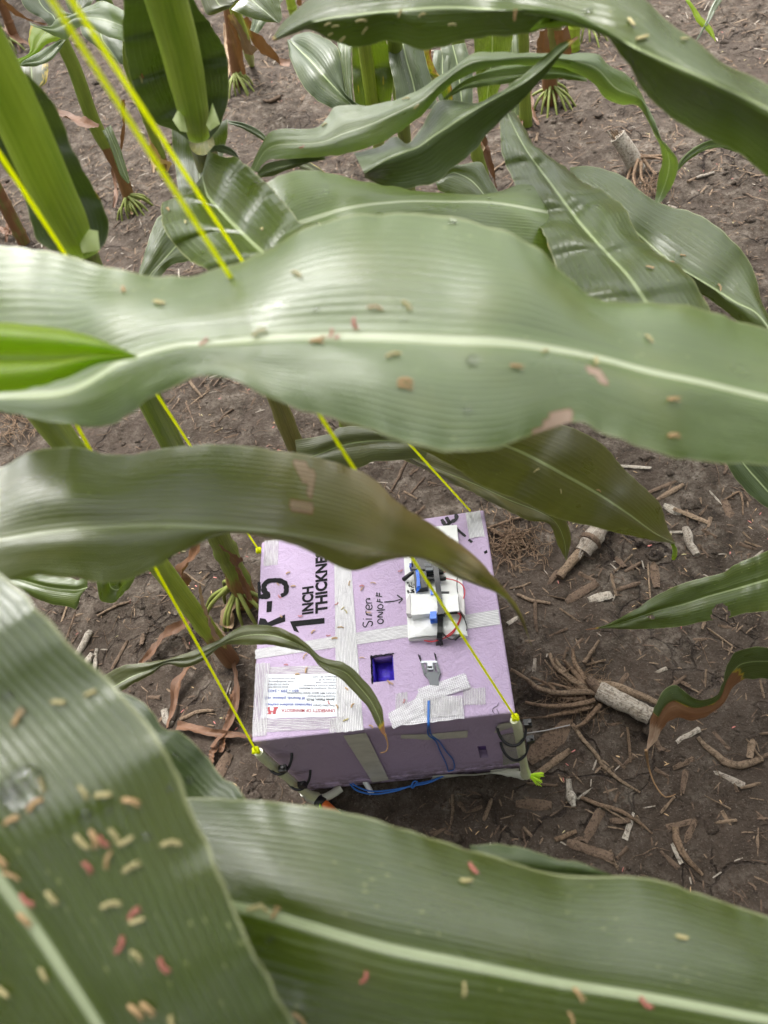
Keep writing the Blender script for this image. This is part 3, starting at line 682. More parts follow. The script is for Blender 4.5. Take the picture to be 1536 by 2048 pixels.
leaf(pF, [(1157,72),(1119,88),(1088,113),(1060,134),(1014,169),(982,190),(951,204),(908,202),(877,203),(859,229),(835,267),(814,285),(789,271),(757,292),(708,306)],
     [(1157,74),(1125,97),(1086,132),(1048,162),(1000,190),(955,215),(920,236),(891,255),(865,270),(838,289),(805,303),(768,321),(729,347)],
     [(1155,77),(1116,116),(1088,151),(1049,197),(1007,236),(972,271),(944,306),(905,334),(877,362),(838,373),(796,380),(760,370),(729,355)],
     [.56,.58,.60,.62,.63], [.0,.02,.03,.02], [.0,.02,.02], mat='dark', nl=110, nw=16, rip=.0015, bulge=-.003, flip=True, label='dark green twisted leaf with brown tip crossing the wavy one', key='L17',
     age=lambda t, c: .7 * max(0, 1 - t * 9))
leaf(pF, [(574,78),(582,121),(605,168),(633,199),(656,213),(700,235)], [(578,80),(617,117),(656,160),(690,195),(720,225)], [(590,70),(617,64),(652,74),(676,98),(687,156),(696,195),(740,220)], [1.05,1.0,1.0], mat='dark', nl=40, nw=16, bulge=.006, label='dark oval leaf left of the top centre stalks')
pF2 = plant(760, 330, 'slim corn plant at the top centre behind the wavy leaf')
stalk(pF2, [(768,360),(745,210),(733,120),(724,50),(716,-60)], [.0125,.012,.0118,.011,.01], ds=[1.2,1.12,1.05,.95], mat='bright', agef=lambda t: 0)
leaf(pF2, [(705,60),(704,120),(706,170),(714,230)], [(726,60),(733,120),(742,170),(752,230)], [(765,60),(783,120),(786,168),(778,230)], [1.10,1.16,1.2], mat='green', nl=30, nw=12, age=lambda t, c: .55 * math.exp(-((c - .62) / .12) ** 2 - ((t - .6) / .2) ** 2) + .5 * math.exp(-((c + .7) / .08) ** 2 - ((t - .7) / .2) ** 2))
leaf(pF2, [(674,80),(680,130),(688,180),(696,230)], [(690,80),(692,130),(697,180),(702,230)], [(706,80),(703,120),(705,170),(710,230)], 1.05, mat='pale', nl=30, nw=8, age=lambda t, c: .58 * math.exp(-((c - .5) / .2) ** 2 - ((t - .55) / .08) ** 2))
leaf(pF2, [(640,395),(660,400)], [(640,400),(660,405)], [(640,405),(660,410)], 1, nl=2, nw=2) if False else None
# ---- plant G
pG = plant(965, 348, 'corn plant with torn brown sheath just above the dark twisted leaf')
stalk(pG, [(968,350),(952,300),(930,200),(918,100),(910,0),(905,-60)], [.015,.014,.014,.0135,.013,.012], mat='green', agef=lambda t: .3 if t < .1 else 0)
leaf(pG, [(945,50),(949,110),(953,160),(958,215)], [(985,50),(984,110),(978,160),(973,215)], [(1028,50),(1020,110),(1003,160),(988,215)], [1.1,1.2,1.3], mat='near', nl=30, nw=12)
leaf(pG, [(810,105),(807,150),(840,163),(875,178),(893,210)], [(835,100),(838,130),(862,148),(890,172),(899,208)], [(862,92),(866,125),(878,150),(900,165),(906,205)], [1.2,1.25,1.3], mat='green', nl=30, nw=10, age=lambda t, c: .42 + .12 * c, label='yellow edged leaf in the top centre gap')
leaf(pG, [(868,345),(898,333),(926,330),(961,323),(972,338),(991,371),(1010,400)], [(880,365),(905,345),(926,350),(945,362),(965,385),(980,410)], [(870,362),(877,378),(900,390),(930,400),(960,420)], .98, mat='near', nl=30, nw=12, label='small grey green leaf above the upper pale leaf')
leaf(pG, [(868,100),(865,140),(872,180),(885,215)], [(885,100),(885,140),(890,180),(898,215)], [(905,100),(905,140),(906,180),(908,215)], 1.35, mat='dark', nl=16, nw=6)
ribbon(pG, [(952,250),(968,290),(980,330),(992,375)], [.01,.016,.012,.004], d=[1.35,1.4,1.42,1.45], seed=21)
# ---- plant I (brown husk) and J
pI = plant(1102, 205, 'corn plant with brown torn husks and a fan of yellow green brace roots')
stalk(pI, [(1100,205),(1100,150),(1108,60),(1112,-60)], [.019,.019,.017,.014], mat='brown', nodes=(.1,.5), agef=lambda t: .8 - .9 * t)
brace(pI, 1102, 205, 11, .05, .0032, (3.3, 6.6), .05)
ribbon(pI, [(1125,60),(1125,110),(1120,160)], [.03,.03,.01], d=[1.45,1.5,1.6], seed=30)
ribbon(pI, [(1090,60),(1085,110),(1092,150)], [.02,.03,.01], d=[1.45,1.5,1.6], seed=31)
pJ = plant(1150, 96, 'corn plant at the top beneath the broad leaf with pale roots to its right')
stalk(pJ, [(1148,98),(1148,60),(1152,-40)], [.016,.0155,.015], mat='bright', agef=lambda t: 0)
brace(pJ, 1175, 70, 9, .05, .003, (3.6, 6.4), .04)
# ---- plant D
pD = plant(268, 420, 'upper left corn plant with brown lower stalk and a whorl of stubby green roots')
stalk(pD, [(262,415),(235,330),(190,250),(150,140),(125,85),(90,0)], [.0165,.0155,.017,.0165,.0155,.014], mat='green', nodes=(.07,.32), agef=lambda t: .95 if t < .1 else (.72 if t < .36 else max(0, .9 - t * 1.6)))
leaf(pD, [(205,262),(222,300),(240,350),(256,368)], [(213,255),(232,300),(248,345),(258,366)], [(222,250),(242,300),(254,340),(260,364)], 1.22, mat='green', nl=14, nw=6)
brace(pD, 268, 418, 13, .038, .003, (3.9, 7.2), .035)
ribbon(pD, [(195,255),(165,245),(140,238),(110,228),(85,222)], [.012,.02,.024,.02,.014], d=[1.32,1.36,1.4,1.42,1.45], seed=41, label='rust red withered leaf sticking out left of the node')
leaf(pD, [(59,44),(75,52),(105,52),(112,40),(150,28),(170,12),(200,0),(222,7),(245,20),(290,50)], [(60,47),(85,55),(108,58),(130,48),(150,38),(176,34),(211,39),(245,52),(290,75)],
     [(60,50),(85,60),(105,70),(130,77),(150,56),(163,51),(186,59),(215,74),(245,82),(290,105)], [1.15,1.12,1.1,1.05], mat='pale', nl=50, nw=12, age=lambda t, c: .44 * max(0, 1 - t * 3) if c > .7 else 0, label='pale leaf with yellow edge at the upper left')
leaf(pD, [(62,46),(56,75),(58,105),(40,118),(22,110)], [(95,60),(78,82),(66,108),(42,121),(25,125)], [(126,76),(92,92),(80,105),(48,126),(28,140)], 1.22, mat='bright', nl=30, nw=10, age=lambda t, c: .46 if c < -.7 else 0)
leaf(pD, [(126,78),(90,95),(60,115),(38,130)], [(128,79),(105,100),(80,120),(38,131)], [(131,81),(119,106),(100,125),(70,134),(38,132)], 1.15, mat='near', nl=24, nw=10)
leaf(pD, [(28,132),(29,165),(45,195),(66,215),(82,226)], [(62,132),(64,165),(66,195),(76,212),(84,226)], [(97,126),(94,165),(78,180),(82,205),(85,225)], 1.3, mat='olive', nl=20, nw=10, age=lambda t, c: .44 if abs(c) > .65 else .1)
leaf(pD, [(38,-20),(45,8),(60,25),(80,35),(100,52)], [(70,-20),(80,5),(92,20),(105,30),(115,50)], [(100,-20),(112,8),(130,22),(146,30),(125,48)], 1.15, mat='dark', nl=20, nw=10)
leaf(pD, [(122,-30),(130,0),(136,18),(142,30)], [(152,-30),(153,0),(153,18),(150,30)], [(188,-30),(186,0),(176,14),(158,29)], 1.3, mat='near', nl=20, nw=10)
leaf(pD, [(160,52),(165,70),(195,95),(230,120),(235,130)], [(200,60),(205,80),(220,100),(238,125)], [(246,82),(246,100),(247,115),(246,130)], 1.35, mat='dark', nl=16, nw=10)
# ---- plant M
pM = plant(325, 345, 'slender corn plant between the strings left of the thick bright stalk')
stalk(pM, [(328,335),(318,300),(285,215),(255,130),(235,60)], [.0125,.012,.0115,.011,.01], mat='green', agef=lambda t: .7 if t < .12 else 0)
ribbon(pM, [(300,290),(318,325),(340,330),(335,345)], [.012,.02,.016,.01], d=[1.5,1.6,1.68,1.7], seed=50, mat='straw')
ribbon(pM, [(246,200),(250,240),(247,280),(242,308)], [.008,.014,.016,.008], d=[1.62,1.68,1.72,1.75], seed=52, label='rust red withered leaf hanging between the strings')
# ---- plant E
pE = plant(478, 172, 'rust coloured corn stalk with short green roots right of the cupped leaf')
stalk(pE, [(476,170),(468,110),(458,30),(450,-50)], [.0165,.016,.014,.013], mat='brown', nodes=(.1,.45), agef=lambda t: .95 - .5 * t)
stalk(pE, [(500,120),(487,70),(470,20),(455,-40)], [.008,.013,.013,.012], ds=[1.75,1.65,1.55], mat='bright', nodes=(), agef=lambda t: 0, name='leaf_sheath')
brace(pE, 480, 172, 9, .045, .0035, (3.9, 6.3), .04)
ribbon(pE, [(462,30),(478,60),(492,90),(505,110)], [.012,.016,.02,.03], d=[1.6,1.68,1.74,1.8], seed=60, mat='straw')
ribbon(pE, [(458,30),(470,70),(482,110),(488,150)], [.01,.014,.018,.01], d=[1.62,1.72,1.8,1.9], seed=61)
ribbon(pE, [(490,35),(505,70),(530,100),(555,125),(580,128)], [.012,.024,.03,.03,.02], d=[1.7,1.8,1.88,1.95,1.95], seed=62, label='rust red dry leaf arching to the soil')
leaf(pE, [(395,-20),(405,10),(415,30),(440,22),(458,18)], [(425,-20),(432,0),(440,10),(455,10),(470,4)], [(455,-20),(462,-6),(470,-2),(485,-4),(495,-8)], 1.3, mat='olive', nl=20, nw=10)
leaf(pE, [(462,19),(490,32),(520,40),(540,43),(557,46)], [(492,-12),(510,5),(530,22),(545,35),(557,46)], [(552,-20),(560,5),(563,25),(564,38),(558,46)], 1.35, mat='near', nl=24, nw=12, label='grey green leaf with pale midrib at the top edge')
# ---- other partial plants
pK = plant(30, 76, 'brown stalked corn plant in the top left corner with tangled roots')
stalk(pK, [(30,80),(12,30),(-10,-30)], [.016,.016,.015], mat='brown', agef=lambda t: .95)
brace(pK, 30, 100, 7, .05, .0026, (3.6, 6.2), .04)
ribbon(pK, [(-5,-5),(25,20),(50,38),(90,50)], [.012,.014,.014,.01], d=[1.9,2.0,2.1,2.2], seed=70)
ribbon(pK, [(-5,72),(20,80),(40,88),(60,96)], [.02,.024,.02,.01], seed=71, z=[.03,.03,.02,.01])
pL = plant(48, 486, 'mottled green and tan corn stalk at the left edge above the broad leaf')
stalk(pL, [(48,488),(15,420),(-20,350),(-60,250)], [.0155,.016,.015,.014], mat='brown', agef=lambda t: .55)
ribbon(pL, [(-5,470),(20,476),(40,480)], [.012,.016,.01], seed=72, z=[.03,.02,.01])
pO = plant(590, 30, 'yellow green corn plant foot at the top edge left of the broad leaf tip')
stalk(pO, [(590,34),(582,5),(575,-40)], [.015,.015,.014], mat='bright', agef=lambda t: .2)
ribbon(pO, [(588,-10),(598,5),(602,12)], [.012,.016,.01], d=[2.0,2.05,2.1], seed=73)
for P_, (a_, b_) in (('D', (255, 400)), ('M', (322, 320)), ('E', (470, 150)), ('L', (40, 470)), ('K', (25, 70)), ('G', (962, 335)), ('H', (1050, 235))):
    par = globals()['p' + P_]
    for q in range(3):
        dx, dy = random.uniform(-34, 30), random.uniform(5, 34)
        ribbon(par, [(a_, b_ - 40), (a_ + dx * .4, b_ - 10 + dy * .3), (a_ + dx, b_ + dy)], [.010, .018, .007], seed=200 + q + a_, mat=random.choice(['dead', 'straw', 'straw']), z=[.09, .03, .006], wobble=.8)
# lower left leaves lying near soil
pS = plant(195, 1140, 'low corn leaves drooping on to the soil under the olive leaf')
leaf(pS, [(0,1152),(35,1140),(98,1150),(141,1156),(155,1160),(175,1150)], [(0,1154),(40,1160),(98,1175),(150,1180),(175,1175)], [(0,1156),(21,1168),(53,1189),(98,1207),(141,1214),(152,1219),(162,1190)], [1.16,1.15,1.15], mat='green', nl=40, nw=12, rip=.001)
leaf(pS, [(193,1165),(198,1190),(204,1204),(229,1205),(253,1182),(271,1152)], [(215,1140),(218,1160),(222,1175),(235,1180),(250,1165),(268,1140)], [(240,1120),(242,1130),(245,1140),(250,1145),(258,1140),(266,1128)], [1.12,1.14,1.1], mat='green', nl=30, nw=10)
stalk(pS, [(205,1150),(180,1100),(140,1040)], [.012,.011,.01], mat='green')
# middle leaves right of the strings, under the broad leaf
pT = plant(560, 905, 'corn plant hidden under the broad leaf whose olive leaves point down right')
stalk(pT, [(700,880),(690,840),(660,780)], [.012,.012,.011], mat='green')
leaf(pT, [(640,700),(650,790),(700,862),(800,885),(900,920),(1000,958),(1080,1000),(1128,1033),(1142,1075),(1134,1120)],
     [(700,760),(730,830),(790,895),(870,935),(950,968),(1020,1000),(1080,1024),(1112,1045),(1128,1080),(1133,1120)],
     [(740,880),(790,912),(848,938),(882,957),(943,986),(996,1012),(1049,1040),(1098,1048),(1115,1089),(1132,1121)],
     [.90,.90,.90,.92,.96,1.0], mat='olive', nl=90, nw=12, rip=.001, label='olive leaf with holed ragged tip beside the far box corner', key='L12', bronze=lambda t, c: .22, age=lambda t, c: .4 * max(0, (t - .8) * 4) * (1 if abs(c) > .5 else .6))
leaf(pT, [(590,880),(640,872),(663,866),(679,854),(720,852),(800,862),(860,880)], [(595,915),(626,912),(690,889),(754,881),(830,884),(860,890)], [(600,935),(640,930),(716,936),(747,923),(777,922),(811,919),(850,918)], .82, mat='olive', nl=40, nw=12, label='small olive leaf under the second string')
leaf(pT, [(820,790),(900,800),(1000,820),(1130,850),(1200,885),(1250,935),(1290,975),(1318,1012),(1336,1055),(1350,1086)],
     [(780,840),(880,855),(1000,887),(1060,912),(1130,950),(1200,990),(1260,1030),(1310,1066),(1351,1087)],
     [(740,860),(830,895),(900,930),(960,970),(1040,1002),(1110,1036),(1180,1052),(1250,1070),(1310,1082),(1352,1089)],
     [.58,.62,.68,.74,.80], [.02], [.0,.02,0], mat='olive', nl=100, nw=20, rip=.0015, bulge=.004, label='large olive leaf pointing at the bleached stalk piece', key='L11', bronze=lambda t, c: .22)
leaf(pT, [(1340,1086),(1344,1100),(1342,1118)], [(1344,1086),(1348,1100),(1346,1120)], [(1349,1088),(1354,1102),(1350,1120)], .81, mat='bright', nl=8, nw=4)
# seedlings and narrow leaves
leaf(pF, [(772,60),(778,120),(788,170),(796,225)], [(800,60),(812,115),(826,165),(838,222)], [(838,55),(850,110),(864,160),(876,215)], 1.12, mat='dark', nl=30, nw=12)
leaf(pG, [(880,90),(888,130),(896,170),(905,215)], [(905,90),(915,130),(920,170),(925,215)], [(930,85),(944,130),(946,170),(945,215)], 1.35, mat='dark', nl=24, nw=10)
leaf(pH, [(1012,60),(1014,120),(1018,180),(1024,240)], [(1024,60),(1026,120),(1028,180),(1031,235)], [(1036,60),(1038,120),(1038,180),(1038,230)], 1.5, mat='green', nl=20, nw=6)
leaf(pK, [(-12,95),(8,118),(24,150),(32,178)], [(-16,120),(2,140),(18,165),(30,180)], [(-20,150),(0,172),(14,186),(28,182)], 1.4, mat='dark', nl=20, nw=8)
leaf(pK, [(-20,175),(2,190),(14,215),(22,250)], [(-20,200),(-4,215),(8,235),(18,255)], [(-20,240),(-8,250),(2,262),(12,262)], 1.3, mat='near', nl=20, nw=8)
leaf(pE, [(500,60),(510,20),(530,-10)], [(508,64),(524,28),(548,-5)], [(516,68),(540,36),(566,0)], 1.6, mat='dark', nl=16, nw=6)
pU = plant(1400, 60, 'small weed seedling with two thin leaves at the top right')
leaf(pU, [(1366,-5),(1385,22),(1393,40),(1412,60),(1430,82)], [(1370,-5),(1390,22),(1398,38),(1418,58),(1431,83)], [(1375,-5),(1395,22),(1403,34),(1424,56),(1432,83)], 1.75, mat='bright', nl=16, nw=4)
leaf(pU, [(1436,-10),(1420,18),(1412,42),(1392,80)], [(1442,-10),(1426,18),(1416,42),(1393,81)], [(1450,-8),(1432,20),(1420,42),(1394,82)], 1.75, mat='dark', nl=16, nw=4)
pV = plant(520, 290, 'narrow grassy leaves on the soil right of the thick stalk')
leaf(pV, [(455,240),(490,248),(520,262),(545,285)], [(456,244),(490,253),(520,268),(543,290)], [(458,248),(488,259),(518,276),(541,294)], 1.4, mat='dark', nl=16, nw=6)
leaf(pV, [(580,312),(610,318),(635,332),(652,346)], [(582,318),(608,328),(632,342),(650,352)], [(584,326),(606,340),(628,350),(648,358)], 1.35, mat='olive', nl=16, nw=6, age=lambda t, c: .44 if c < -.5 else 0)

# ---- upper stalks with unseen leaves added to shade the scene and mottle leaf reflections
def shade_canopy(parent, start, top, k, seed, az0=None):
    rnd = random.Random(seed); start = Vector(start); top = Vector(top)
    C = resample([start, start.lerp(top, .5) + Vector((.01, .01, 0)), top], 14); m = MB(); m.tube(C, [.0135 - .0006 * i for i in range(14)], 10)
    m.out('stalk', M_upstalk, parent); a0 = rnd.uniform(0, 3.1) if az0 is None else az0
    for j in range(k):
        t = (j + .5) / k; b = start.lerp(top, t); b.z = max(b.z, 1.14); az = a0 + j * math.pi + rnd.uniform(-.5, .5); L = rnd.uniform(.55, .8); wd = rnd.uniform(.085, .11); up = rnd.uniform(.15, .3)
        n = 26; w_ = 10; vs, uvv = [], []; sd_ = Vector((-math.sin(az), math.cos(az), 0))
        for i in range(n + 1):
            q = i / n; r_ = L * (q - .12 * q * q); p = b + Vector((math.cos(az) * r_, math.sin(az) * r_, up * math.sin(q * 2.6) - .12 * q * q))
            ww = wd * (min(1, .45 + q * 3) * (1 - q ** 2.5)) / 2 + .0006
            for c_ in range(w_ + 1):
                v = -1 + 2 * c_ / w_; z = .010 * abs(v) + .010 * v * v * math.sin(q * 17 + az * 5 + (1.4 if v > 0 else 0))
                P = p + sd_ * ww * v + Vector((0, 0, z)); P.z = max(P.z, 1.07 + .01 * q); vs.append(P); uvv.append((q * L, v))
        fs = [(i * (w_ + 1) + c_, i * (w_ + 1) + c_ + 1, (i + 1) * (w_ + 1) + c_ + 1, (i + 1) * (w_ + 1) + c_) for i in range(n) for c_ in range(w_)]
        if any(seen(q) for q in vs) or min((q - CL).length for q in vs) < .1: continue
        o = mk('leaf', vs, fs, LM['green'], parent); ul = o.data.uv_layers.new(name='UVMap'); buf = []
        for l in o.data.loops: buf += uvv[l.vertex_index]
        ul.data.foreach_set('uv', buf); o.data.attributes.new('age', 'FLOAT', 'POINT')
M_upstalk = plain('upper_stalk_green', (.13, .19, .03), .45, var=.3, scale=40)
def shade_canopy_at(parent, s0, dx, dy, k, seed, az0=None, ztop=2.0):
    s0 = Vector(s0); shade_canopy(parent, s0, (s0.x + dx, s0.y + dy, ztop), k, seed, az0)
shade_canopy_at(pA, C0[-1], -.06, .02, 4, 1, .2)
shade_canopy_at(pB, at(305,-100,.47), -.05, .03, 3, 2, .9)
shade_canopy_at(pC, at(-60,640,.43), -.05, -.02, 1, 3, 2.6)
shade_canopy_at(pQ, Pq + Vector((-.05, -.02, .4)), -.02, 0, 5, 4, .5)
shade_canopy_at(pD, at(90,0,1.2), -.1, .1, 6, 5)
shade_canopy_at(pH, at(1040,-60,1.2), 0, .1, 6, 6)
shade_canopy_at(pR, at(1950,500,.75), .05, 0, 7, 7, 2.9)
shade_canopy_at(pF, at(780,-60,.95), 0, .1, 7, 8, .8)
shade_canopy_at(pG, at(905,-60,1.2), .05, .1, 6, 9, 1.9)
shade_canopy_at(pM, at(235,60,1.4), -.1, .1, 6, 10)
shade_canopy_at(pI, at(1112,-60,1.5), .1, .1, 7, 11, .3)

# ------------------------------------------------------------------ foam box
def foam_mat():
    m, nt = newmat('pink_foam'); g = N(nt); tc = g.n('ShaderNodeTexCoord').outputs['Object']
    n1 = g.noise(tc, 14, 5, .6); n2 = g.noise(tc, 420, 4, .7)
    c = g.mix(n1, (.41, .305, .46), (.48, .375, .54)); c = g.mix(g.math('MULTIPLY', g.smooth(n2, .5, .75), .35), c, (.58, .46, .64))
    c = g.mix(g.math('MULTIPLY', g.smooth(g.noise(tc, 35, 6, .7), .60, .75), .35), c, (.48, .33, .42))
    sz = g.n('ShaderNodeSeparateXYZ'); g.set(sz.inputs[0], g.n('ShaderNodeNewGeometry').outputs['Position'])
    mud = g.math('MULTIPLY', g.math('SUBTRACT', 1, g.smooth(sz.outputs[2], .0, .07)), g.smooth(g.noise(tc, 70, 6, .7), .42, .58))
    mud = g.math('MAXIMUM', g.math('MULTIPLY', mud, .75), g.math('MULTIPLY', g.smooth(g.noise(tc, 130, 5, .75), .66, .72), .7))
    c = g.mix(mud, c, (.11, .075, .055))
    nb = g.bump(n2, .55, .0011); nb = g.bump(g.noise(tc, 46, 5, .65, 1.5), .6, .004, nb)
    g.done(g.bsdf(Base_Color=c, Roughness=.6, Specular_IOR_Level=.35, Normal=nb)); return m
M_foam = foam_mat()
box = root('foam_box', (W / 2, D / 2, 0), 'pink foam payload box strapped with white tape, sitting on the soil', 'foam box')
def bevel_box(lo, hi, bev, cuts=(), jitter=.0008):
    bm = bmesh.new(); bmesh.ops.create_cube(bm, size=1)
    for v in bm.verts: v.co = Vector([(lo[i] + hi[i]) / 2 + v.co[i] * (hi[i] - lo[i]) for i in range(3)])
    bmesh.ops.bevel(bm, geom=list(bm.edges), offset=bev, segments=3, affect='EDGES', profile=.6)
    me = bpy.data.meshes.new('t'); bm.to_mesh(me); bm.free()
    if cuts:
        o = bpy.data.objects.new('t', me); COL.objects.link(o); kill = [o]
        for c in cuts:
            bm = bmesh.new(); bmesh.ops.create_cube(bm, size=1)
            for v in bm.verts:
                v.co = Vector([(c[0][i] + c[1][i]) / 2 + v.co[i] * (c[1][i] - c[0][i]) for i in range(3)])
            cm = bpy.data.meshes.new('c'); bm.to_mesh(cm); bm.free(); q = bpy.data.objects.new('c', cm); COL.objects.link(q); kill.append(q)
            md = o.modifiers.new('b', 'BOOLEAN'); md.object = q; md.operation = 'DIFFERENCE'; md.solver = 'EXACT'
        dg = bpy.context.evaluated_depsgraph_get(); me2 = bpy.data.meshes.new_from_object(o.evaluated_get(dg))
        for q in kill: bpy.data.objects.remove(q)
        me = me2
    return me
def put_mesh(me, name, mat, parent, smooth=False):
    me.name = name; b = loc_of(parent)
    for v in me.vertices: v.co = v.co - b
    me.materials.clear(); me.materials.append(mat)
    if smooth: me.polygons.foreach_set('use_smooth', [True] * len(me.polygons))
    o = bpy.data.objects.new(name, me); COL.objects.link(o); o.parent = parent; return o
h0 = on_z(743, 1313, TOP); h1 = on_z(789, 1360, TOP)
hx0, hx1, hy1, hy0 = h0.x, h1.x, h0.y, h1.y
LID = .026
put_mesh(bevel_box((-.0005, -.0015, TOP - LID), (W, D, TOP), .003, [((hx0, hy0, TOP - .0225), (hx1, hy1, TOP + .01))]), 'lid', M_foam, box)
f0 = on_y(954, 1493); f1 = on_y(977, 1515)
put_mesh(bevel_box((0, 0, .024), (W, D, TOP - LID - .0009), .0022, [((f0.x, -.01, f1.z), (f1.x, .012, f0.z))]), 'wall', M_foam, box)
put_mesh(bevel_box((.001, -.001, -.001), (W - .001, D, .0232), .003), 'floor_panel', M_foam, box)
# battered purple pocket lining
M_blue = plain('pocket_blue', (.06, .03, .55), .45, var=.9, scale=160, bump=.6, bscale=220)
M_purp = plain('pocket_purple', (.28, .17, .48), .7, var=.5, scale=90, bump=.6, bscale=120)
m = MB(); m.box(((hx0 + hx1) / 2, (hy0 + hy1) / 2, TOP - .0215), hx1 - hx0 - .0006, hy1 - hy0 - .0006, .004); m.out('pocket_floor', M_blue, box)
m = MB(); ym = hy1 - .0005
m.box(((hx0 + hx1) / 2, hy1 - .0008, TOP - .0115), hx1 - hx0 - .002, .0012, .018, jit=.0003); m.out('pocket_wall', M_purp, box)
for sx_ in (hx0 + .0008, hx1 - .0008):
    m = MB(); m.box((sx_, (hy0 + hy1) / 2, TOP - .0112), .0012, hy1 - hy0 - .003, .0175, jit=.0003); m.out('pocket_side', M_blue, box)
m = MB(); 
for e in range(26):
    t = e / 25; m.box((hx0 - .0004 + random.uniform(-.0006, .0006), hy0 + (hy1 - hy0) * t, TOP + .0003), .0014, .003, .0006)
    if e % 2: m.box((hx0 + (hx1 - hx0) * t, hy1 + random.uniform(-.0004, .0006), TOP + .0003), .003, .0012, .0006)
M_ink = plain('black_ink', (.006, .006, .008), .7, var=.6, scale=300)
m.out('pocket_rim', M_ink, box)
m = MB(); m.box(((f0.x + f1.x) / 2, .012, (f0.z + f1.z) / 2), f1.x - f0.x + .004, .003, f0.z - f1.z + .004); m.out('pocket_back', M_purp, box)

# strapping tape
def tape_mat(name, base, gap, freq, tr=.0, alpha=.92, rough=.28, cross=False):
    m, nt = newmat(name); g = N(nt)
    uv = g.n('ShaderNodeUVMap', uv_map='UVMap').outputs[0]; sx = g.n('ShaderNodeSeparateXYZ'); g.set(sx.inputs[0], uv)
    oi = g.n('ShaderNodeObjectInfo').outputs['Random']
    v = g.math('ADD', sx.outputs[1], g.math('MULTIPLY', g.noise(g.vmul(uv, (30, 100, 1)), 1, 2), .0008))
    s = g.math('MULTIPLY_ADD', g.math('SINE', g.math('MULTIPLY', v, 6.2832 * freq)), .5, .5)
    if cross:
        s2 = g.math('MULTIPLY_ADD', g.math('SINE', g.math('MULTIPLY', sx.outputs[0], 6.2832 * freq * .8)), .5, .5); s = g.math('MAXIMUM', s, g.math('MULTIPLY', s2, .9))
    brk = g.noise(g.vmul(uv, (60, 900, 1)), 1, 3)
    f = g.math('MULTIPLY', s, g.smooth(brk, .2, .55))
    c = g.mix(f, gap, base)
    nb = g.bump(s, .7, .0004); nb = g.bump(g.noise(uv, 160, 4), .4, .0015, nb)
    b = g.bsdf(Base_Color=c, Roughness=rough, Specular_IOR_Level=.5, Normal=nb)
    tp = g.n('ShaderNodeBsdfTransparent'); ms = g.n('ShaderNodeMixShader')
    g.set(ms.inputs[0], g.math('MULTIPLY_ADD', f, alpha - tr, tr, clamp=True))
    nt.links.new(tp.outputs[0], ms.inputs[1]); nt.links.new(b, ms.inputs[2]); g.done(ms.outputs[0]); return m
M_tape = tape_mat('strapping_tape', (.74, .74, .74), (.42, .40, .44), 620, .86, 1.0)
M_tape2 = tape_mat('strapping_tape_clear', (.70, .70, .70), (.46, .42, .46), 560, .30, .88)
M_tape3 = tape_mat('strapping_tape_crossed', (.76, .76, .78), (.42, .38, .44), 560, .55, 1.0, cross=True)
M_film = plain('cloudy_tape_film', (.66, .63, .55), .22, .6, var=.25, scale=50, bump=.4, bscale=60)
m_, nt_ = newmat('clear_film'); g_ = N(nt_)
b_ = g_.bsdf(Base_Color=(.52, .52, .42), Roughness=.25, Specular_IOR_Level=.6, Normal=g_.bump(g_.noise(g_.n('ShaderNodeTexCoord').outputs['Object'], 90, 4), .8, .003))
t_ = g_.n('ShaderNodeBsdfTransparent'); x_ = g_.n('ShaderNodeMixShader'); x_.inputs[0].default_value = .55
nt_.links.new(t_.outputs[0], x_.inputs[1]); nt_.links.new(b_, x_.inputs[2]); g_.done(x_.outputs[0]); M_clear = m_

def strip(quad, mat, name='tape', lift=.0006, plane='top', parent=None, n=14, k=6, wrinkle=.0, pts=None):
    """four corners (near-left, near-right, far-right, far-left) across then along"""
    f = (lambda p: on_z(p[0], p[1], TOP)) if plane == 'top' else (lambda p: on_y(p[0], p[1], 0))
    a, b, c, e = [f(p) for p in quad] if pts is None else pts
    nn = Vector((0, 0, 1)) if plane == 'top' else Vector((0, -1, 0))
    vs, uvv = [], []
    L = ((e - a).length + (c - b).length) / 2; Wd = ((b - a).length + (c - e).length) / 2
    for i in range(n + 1):
        t = i / n
        for j in range(k + 1):
            s = j / k; p = a.lerp(b, s).lerp(e.lerp(c, s), t)
            p = p + nn * (lift + wrinkle * (noise.noise(p * 90) + .5))
            if i in (0, n): p += (e - a).normalized() * random.uniform(-.0008, .0008)
            vs.append(p); uvv.append((t * L, s * Wd))
    fs = [(i * (k + 1) + j, i * (k + 1) + j + 1, (i + 1) * (k + 1) + j + 1, (i + 1) * (k + 1) + j) for i in range(n) for j in range(k)]
    o = mk(name, vs, fs, mat, parent or box); ul = o.data.uv_layers.new(name='UVMap'); buf = []
    for l in o.data.loops: buf += uvv[l.vertex_index]
    ul.data.foreach_set('uv', buf); return o
# long strap across and down
strip([(511,1299),(512,1316),(1000,1247),(997,1220)][0:1] + [(511.5,1318),(1000,1249),(997,1219)], M_tape, lift=.0005, name='tape_strap', n=40)
strip([(674,1466),(727,1461),(697,1062),(668,1066)], M_tape, lift=.0011, name='tape_strap', n=50, k=10)
strip([(686,1467),(732,1462),(778,1556),(745,1561)], M_film, lift=.0024, plane='front', name='tape_strap', n=20)
strip([(527,1132),(556,1130),(558,1079),(529,1082)], M_tape2, lift=.0005, name='corner_tape')
strip([(939,1077),(970,1073),(960,1022),(931,1026)], M_tape, lift=.0005, name='corner_tape')
